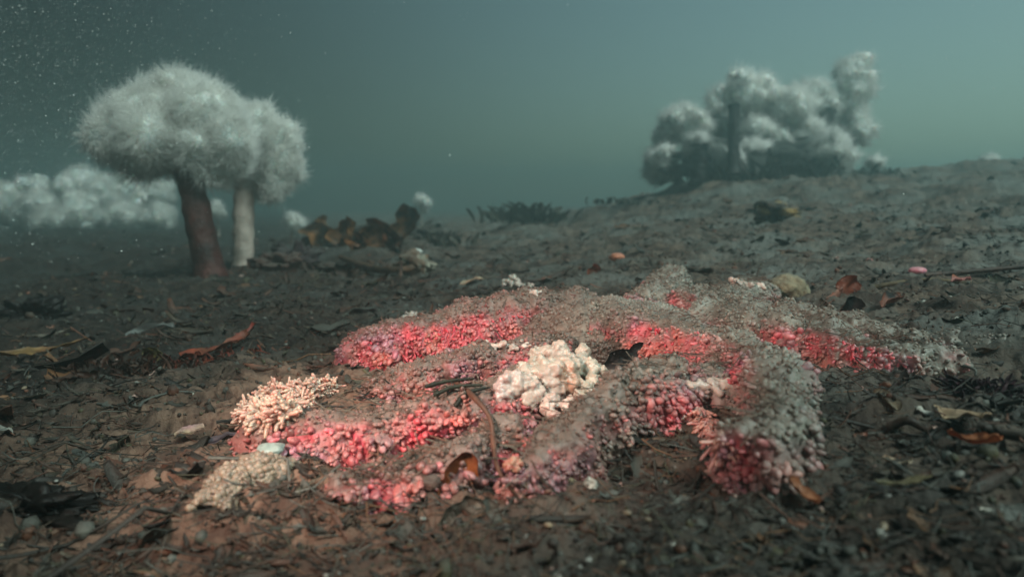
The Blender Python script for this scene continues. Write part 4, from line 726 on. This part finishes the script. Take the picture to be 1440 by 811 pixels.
x, y, r = scatter(130, .4, 2.2, 14, azm=36); qx, qy = proj(np.stack([x, y, terrain(x, y)], 1)); ok = np.min([np.hypot(qx-a_, qy-b_) for a_, b_ in HAND], 0) > 55; x, y = x[ok], y[ok]; z = ground_z(x, y)+.004; c, rad = strands(len(x), x, y, z, .09, .0016, r)
c[:, :, 2] = np.maximum(c[:, :, 2], ground_z(c[:, :, 0].ravel(), c[:, :, 1].ravel()).reshape(c.shape[:2])+.001)
for i in range(len(x)):
    V, f = strand_mesh(c[i:i+1], rad[i:i+1]); tag(obj("twig", V, f, M_litter, col=np.repeat((PAL_L[r.integers(0, 12)]*1.2)[None], len(V), 0)), "thin dark stem lying loose among the debris on the seabed", "twig", "loose stems littering the seabed")
x, y, r = scatter(3500, .25, 2.0, 15); z = ground_z(x, y)+.003; c, rad = strands(len(x), x, y, z, .03, .0005, r, .3); V, f = strand_mesh(c, rad)
obj("fine_fibres", V, f, M_litter, col=np.repeat(PAL_L[r.integers(0, 12, len(x))]*.8, 21, 0), origin=(0, 0, 0), kind="stuff")
nT = [plate(5, 2, 1, w_, q_, .2, .3, 970+i, thick=.02) for i, (w_, q_) in enumerate([(.10, .2), (.16, .1), (.07, .3), (.22, .15), (.12, .05), (.3, .25)])]
x, y, r = scatter(16000, .24, 2.2, 19); pq = np.stack([x, y, x*0], 1); keep = fbm(pq, 6, 3, 22)-1.3*np.exp(-((x+.20)**2/.20**2+(y-.57)**2/.19**2))-.55*sst(.1, .5, x)*sst(.35, .6, y)+.55*sst(.35, -.3, x)+.3*sst(.7, .4, y) > r.uniform(-.1, .9, len(x)); x, y = x[keep], y[keep]
size = np.exp(r.normal(math.log(.015), .5, len(x)))*(.40+.60*np.hypot(x, y)); pos, fr, sz = scraps(x, y, size, r, lift=.0015, tiltsd=.45)
MATC = np.array([(.05, .024, .015), (.03, .018, .013), (.09, .035, .02), (.14, .045, .022), (.06, .04, .025), (.02, .013, .011), (.10, .075, .05)]); VV, FF, CC = [], [], []; off = 0
for k in range(6):
    ii = np.arange(k, len(x), 6); V, f = nT[k]; V2, F2 = inst(V-[.5, 0, 0], f, pos[ii], fr[ii], np.repeat(sz[ii][:, None], 3, 1)); VV.append(V2); FF.append(F2+off); off += len(V2); CC.append(np.repeat(MATC[r.integers(0, 7, len(ii))]*r.uniform(.4, 1.0, (len(ii), 1)), len(V), 0))
obj("matted_litter", np.vstack(VV), np.vstack(FF), M_litter, col=np.vstack(CC), origin=(0, 0, 0), kind="stuff")
r = np.random.default_rng(27); x = r.uniform(-.36, .42, 60000); y = r.uniform(.36, .95, 60000); h = star_h(x, y); g = h-np.minimum.reduce([star_h(x+a_, y+b_) for a_, b_ in ((.02, 0), (-.02, 0), (0, .02), (0, -.02))])  # dark scraps added in the grooves between arms to deepen their shade
up_ = np.maximum.reduce([star_h(x+a_, y+b_) for a_, b_ in ((.018, 0), (-.018, 0), (0, .018), (0, -.018))]); ok = (h < .017) & (up_ > .022); x, y, h = x[ok][:1500], y[ok][:1500], h[ok][:1500]
pos, fr, sz = scraps(x, y, np.exp(r.normal(math.log(.011), .4, len(x))), r, tiltsd=.5); pos[:, 2] = np.maximum(terrain(x, y)+h+.003, pos[:, 2]); VV, FF, CC = [], [], []; off = 0
for k in range(6):
    ii = np.arange(k, len(x), 6); V, f = nT[k]; V2, F2 = inst(V-[.5, 0, 0], f, pos[ii], fr[ii], np.repeat(sz[ii][:, None], 3, 1)); VV.append(V2); FF.append(F2+off); off += len(V2); CC.append(np.repeat(MATC[r.integers(0, 7, len(ii))]*r.uniform(.3, .9, (len(ii), 1)), len(V), 0))
obj("shade_litter", np.vstack(VV), np.vstack(FF), M_litter, col=np.vstack(CC), origin=(0, 0, 0), kind="stuff")
# fibres and scraps caught on the star: a part of it, too fine to pick apart
r = np.random.default_rng(16); xs, ys = [], []
for cc in SPINES:
    k = r.integers(0, len(cc), 150); o_ = r.uniform(-.9, .9, (150, 2))*cc[k, 3:4]; xs.append(cc[k, 0]+o_[:, 0]); ys.append(cc[k, 1]+o_[:, 1])
xs = np.concatenate(xs); ys = np.concatenate(ys); hs = star_h(xs, ys); ok = hs > .008; xs, ys, hs = xs[ok], ys[ok], hs[ok]
c, rad = strands(len(xs), xs, ys, terrain(xs, ys)+hs+.003, .022, .00045, r, .35); V, f = strand_mesh(c, rad)
obj("silt_fibres", V, f, M_litter, star, col=np.repeat(np.array([[.16, .11, .08], [.10, .07, .05], [.22, .17, .13], [.2, .08, .05]])[r.integers(0, 4, len(xs))], 21, 0), kind="stuff")
# ---------------------------------------------------------------- marine snow drifting on the left
r = np.random.default_rng(18); n = 4200; d = r.uniform(.75, 2.4, n); px = -40+np.abs(r.normal(0, 190, n)); py = -30+400*r.beta(1, 1.5, n)
px[::8] = r.uniform(0, 1440, len(px[::8])); pos = np.array([P(a, b_, c_) for a, b_, c_ in zip(px, py, d)]); ok = pos[:, 2] > terrain(pos[:, 0], pos[:, 1])+.03; pos = pos[ok]; n = len(pos)
sz = .00037*np.exp(r.normal(0, .45, n))*(.4+.6*d[ok]); T1, F1 = ico(1); V2, F2 = inst(T1, F1, pos, frames(r.normal(0, 1, (n, 3))), sz[:, None]*r.uniform(.6, 1.4, (n, 3)))
obj("marine_snow", V2, F2, M_snow, origin=(0, 0, 0), kind="stuff")
# ---------------------------------------------------------------- say which scrap is which, by what it lies beside
LM = [("the black angular shell", 880, 505), ("the white tissue", 770, 600), ("the dark mussel shell", 318, 640), ("the orange mottled leaf", 640, 700), ("the hanging brown twig", 735, 720), ("the tan broken arm piece", 340, 725), ("the rusty red kelp strip", 300, 510),
      ("the yellow green kelp flap", 220, 508), ("the grey wing shaped shell", 212, 480), ("the yellow brown kelp strip", 60, 508), ("the pale worn kelp strip", 50, 478), ("the black kelp clump", 45, 440), ("the black corner kelp mass", 40, 740), ("the edge shell at left", 5, 608),
      ("the upright rust leaf", 1192, 420), ("the bright pink pebble", 1290, 380), ("the long pale straw", 1380, 403), ("the orange rimmed leaf ring", 1255, 434), ("the yellow crusted rock", 1090, 306), ("the round tan rock", 727, 335), ("the flat orange pebble", 867, 369),
      ("the gaping dark shell", 985, 386), ("the furry tan lump", 1108, 412), ("the tan shell plate", 1348, 620), ("the bright orange leaf", 1368, 660), ("the crumpled orange leaf", 1126, 722), ("the olive tan blade", 1268, 723), ("the cream and orange chip", 1260, 675),
      ("the coiled kelp stalk", 1274, 608), ("the corner chip at right", 1394, 741), ("the purple seaweed tuft", 1378, 572), ("the dark leaning stalk", 297, 392), ("the pale stalk", 342, 375), ("the kelp heap", 480, 370), ("the bent branch", 530, 384), ("the thin black stub", 695, 375),
      ("the curled arm", 1100, 640), ("the long right arm", 1270, 510), ("the pink tube feet", 1000, 640), ("the salmon lump", 722, 665), ("the round brown pebble", 606, 698), ("the grey kelp flap", 650, 730), ("the pinkish shell chip", 806, 696), ("the cream tube feet", 330, 575), ("the right anemone clump", 1070, 262),
      ("the crest anemone", 1398, 236), ("the far left anemones", 110, 345), ("the middle seaweed bush", 742, 290), ("the kelp stalk at the right edge", 1420, 645), ("the tan pointed chip", 838, 690), ("the peach shell strip", 664, 399), ("the star's far left arm", 470, 480)]
def hue(o):
    a = o.data.attributes['tint'].data; c = np.array(a[len(a)//3].color[:3]); m_ = c.max()
    if c[0] > 1.9*c[1] and c[0] > .06: return "rusty"
    if m_ > .28: return "pale"
    if c[0] > 1.5*c[2]: return "brown" if m_ > .045 else "dark brown"
    return "grey" if m_ > .05 else "blackish"
def describe(objs, noun):
    pool = {}
    for o in objs:
        q = np.array(o.matrix_world.translation) if o.data.users > 1 or noun[-4:] != 'stem' else np.array(o.location); px, py = proj(q[None]); px, py = float(px[0]), float(py[0])
        lm = min(LM, key=lambda l: (l[1]-px)**2+((l[2]-py)*1.6)**2); dx, dy = px-lm[1], (py-lm[2])*1.6
        side = ("right of" if dx > 0 else "left of") if abs(dx) > abs(dy) else ("in front of" if dy > 0 else "behind"); pool.setdefault((hue(o), side, lm[0]), []).append((math.hypot(dx, dy), o))
    for (h_, side, l_), v_ in pool.items():
        v_.sort(key=lambda t: t[0])
        for k, (_, o) in enumerate(v_):
            o['label'] = f"{h_} {noun} {side} {l_}" + ("" if len(v_) == 1 else ", " + ["the nearest one", "second nearest", "third nearest", "fourth nearest", "fifth nearest", "sixth nearest", "seventh nearest", "eighth nearest"][k] if k < 8 else ", farther off")
bpy.context.view_layer.update()
describe([o for o in COL.objects if o.get('group') == "kelp scraps littering the seabed"], "kelp scrap")
describe([o for o in COL.objects if o.get('group') == "shell chips littering the seabed"], "tiny shell chip")
describe([o for o in COL.objects if o.get('group') == "loose stems littering the seabed"], "thin loose stem")
# aim the dive light at the star's left half
tgt = Vector(at(680, 515, .03)); lampo.rotation_euler = (tgt-LAMP).to_track_quat('-Z', 'Y').to_euler()
# ---------------------------------------------------------------- the water's own haze
DENS = 0.125
zb, zt = float(gV[:, 2].min())-1.0, 1.32; hx = 24.0
hV = np.array([[sx*hx, sy*hx, z] for z in (zb, zt) for sx, sy in ((-1, -1), (1, -1), (1, 1), (-1, 1))]); hF = np.array([[3, 2, 1, 0], [4, 5, 6, 7], [0, 1, 5, 4], [1, 2, 6, 5], [2, 3, 7, 6], [3, 0, 4, 7]])
m = bpy.data.materials.new("water_haze"); m.use_nodes = True; t = m.node_tree; t.nodes.clear(); mo = t.nodes.new("ShaderNodeOutputMaterial"); pv = t.nodes.new("ShaderNodeVolumePrincipled")
pv.inputs['Color'].default_value = (.57, .79, .785, 1); pv.inputs['Density'].default_value = DENS; pv.inputs['Anisotropy'].default_value = .7; t.links.new(pv.outputs[0], mo.inputs['Volume'])
obj("haze", hV, hF, m, origin=(0, 0, 0), kind="stuff", smooth=False)
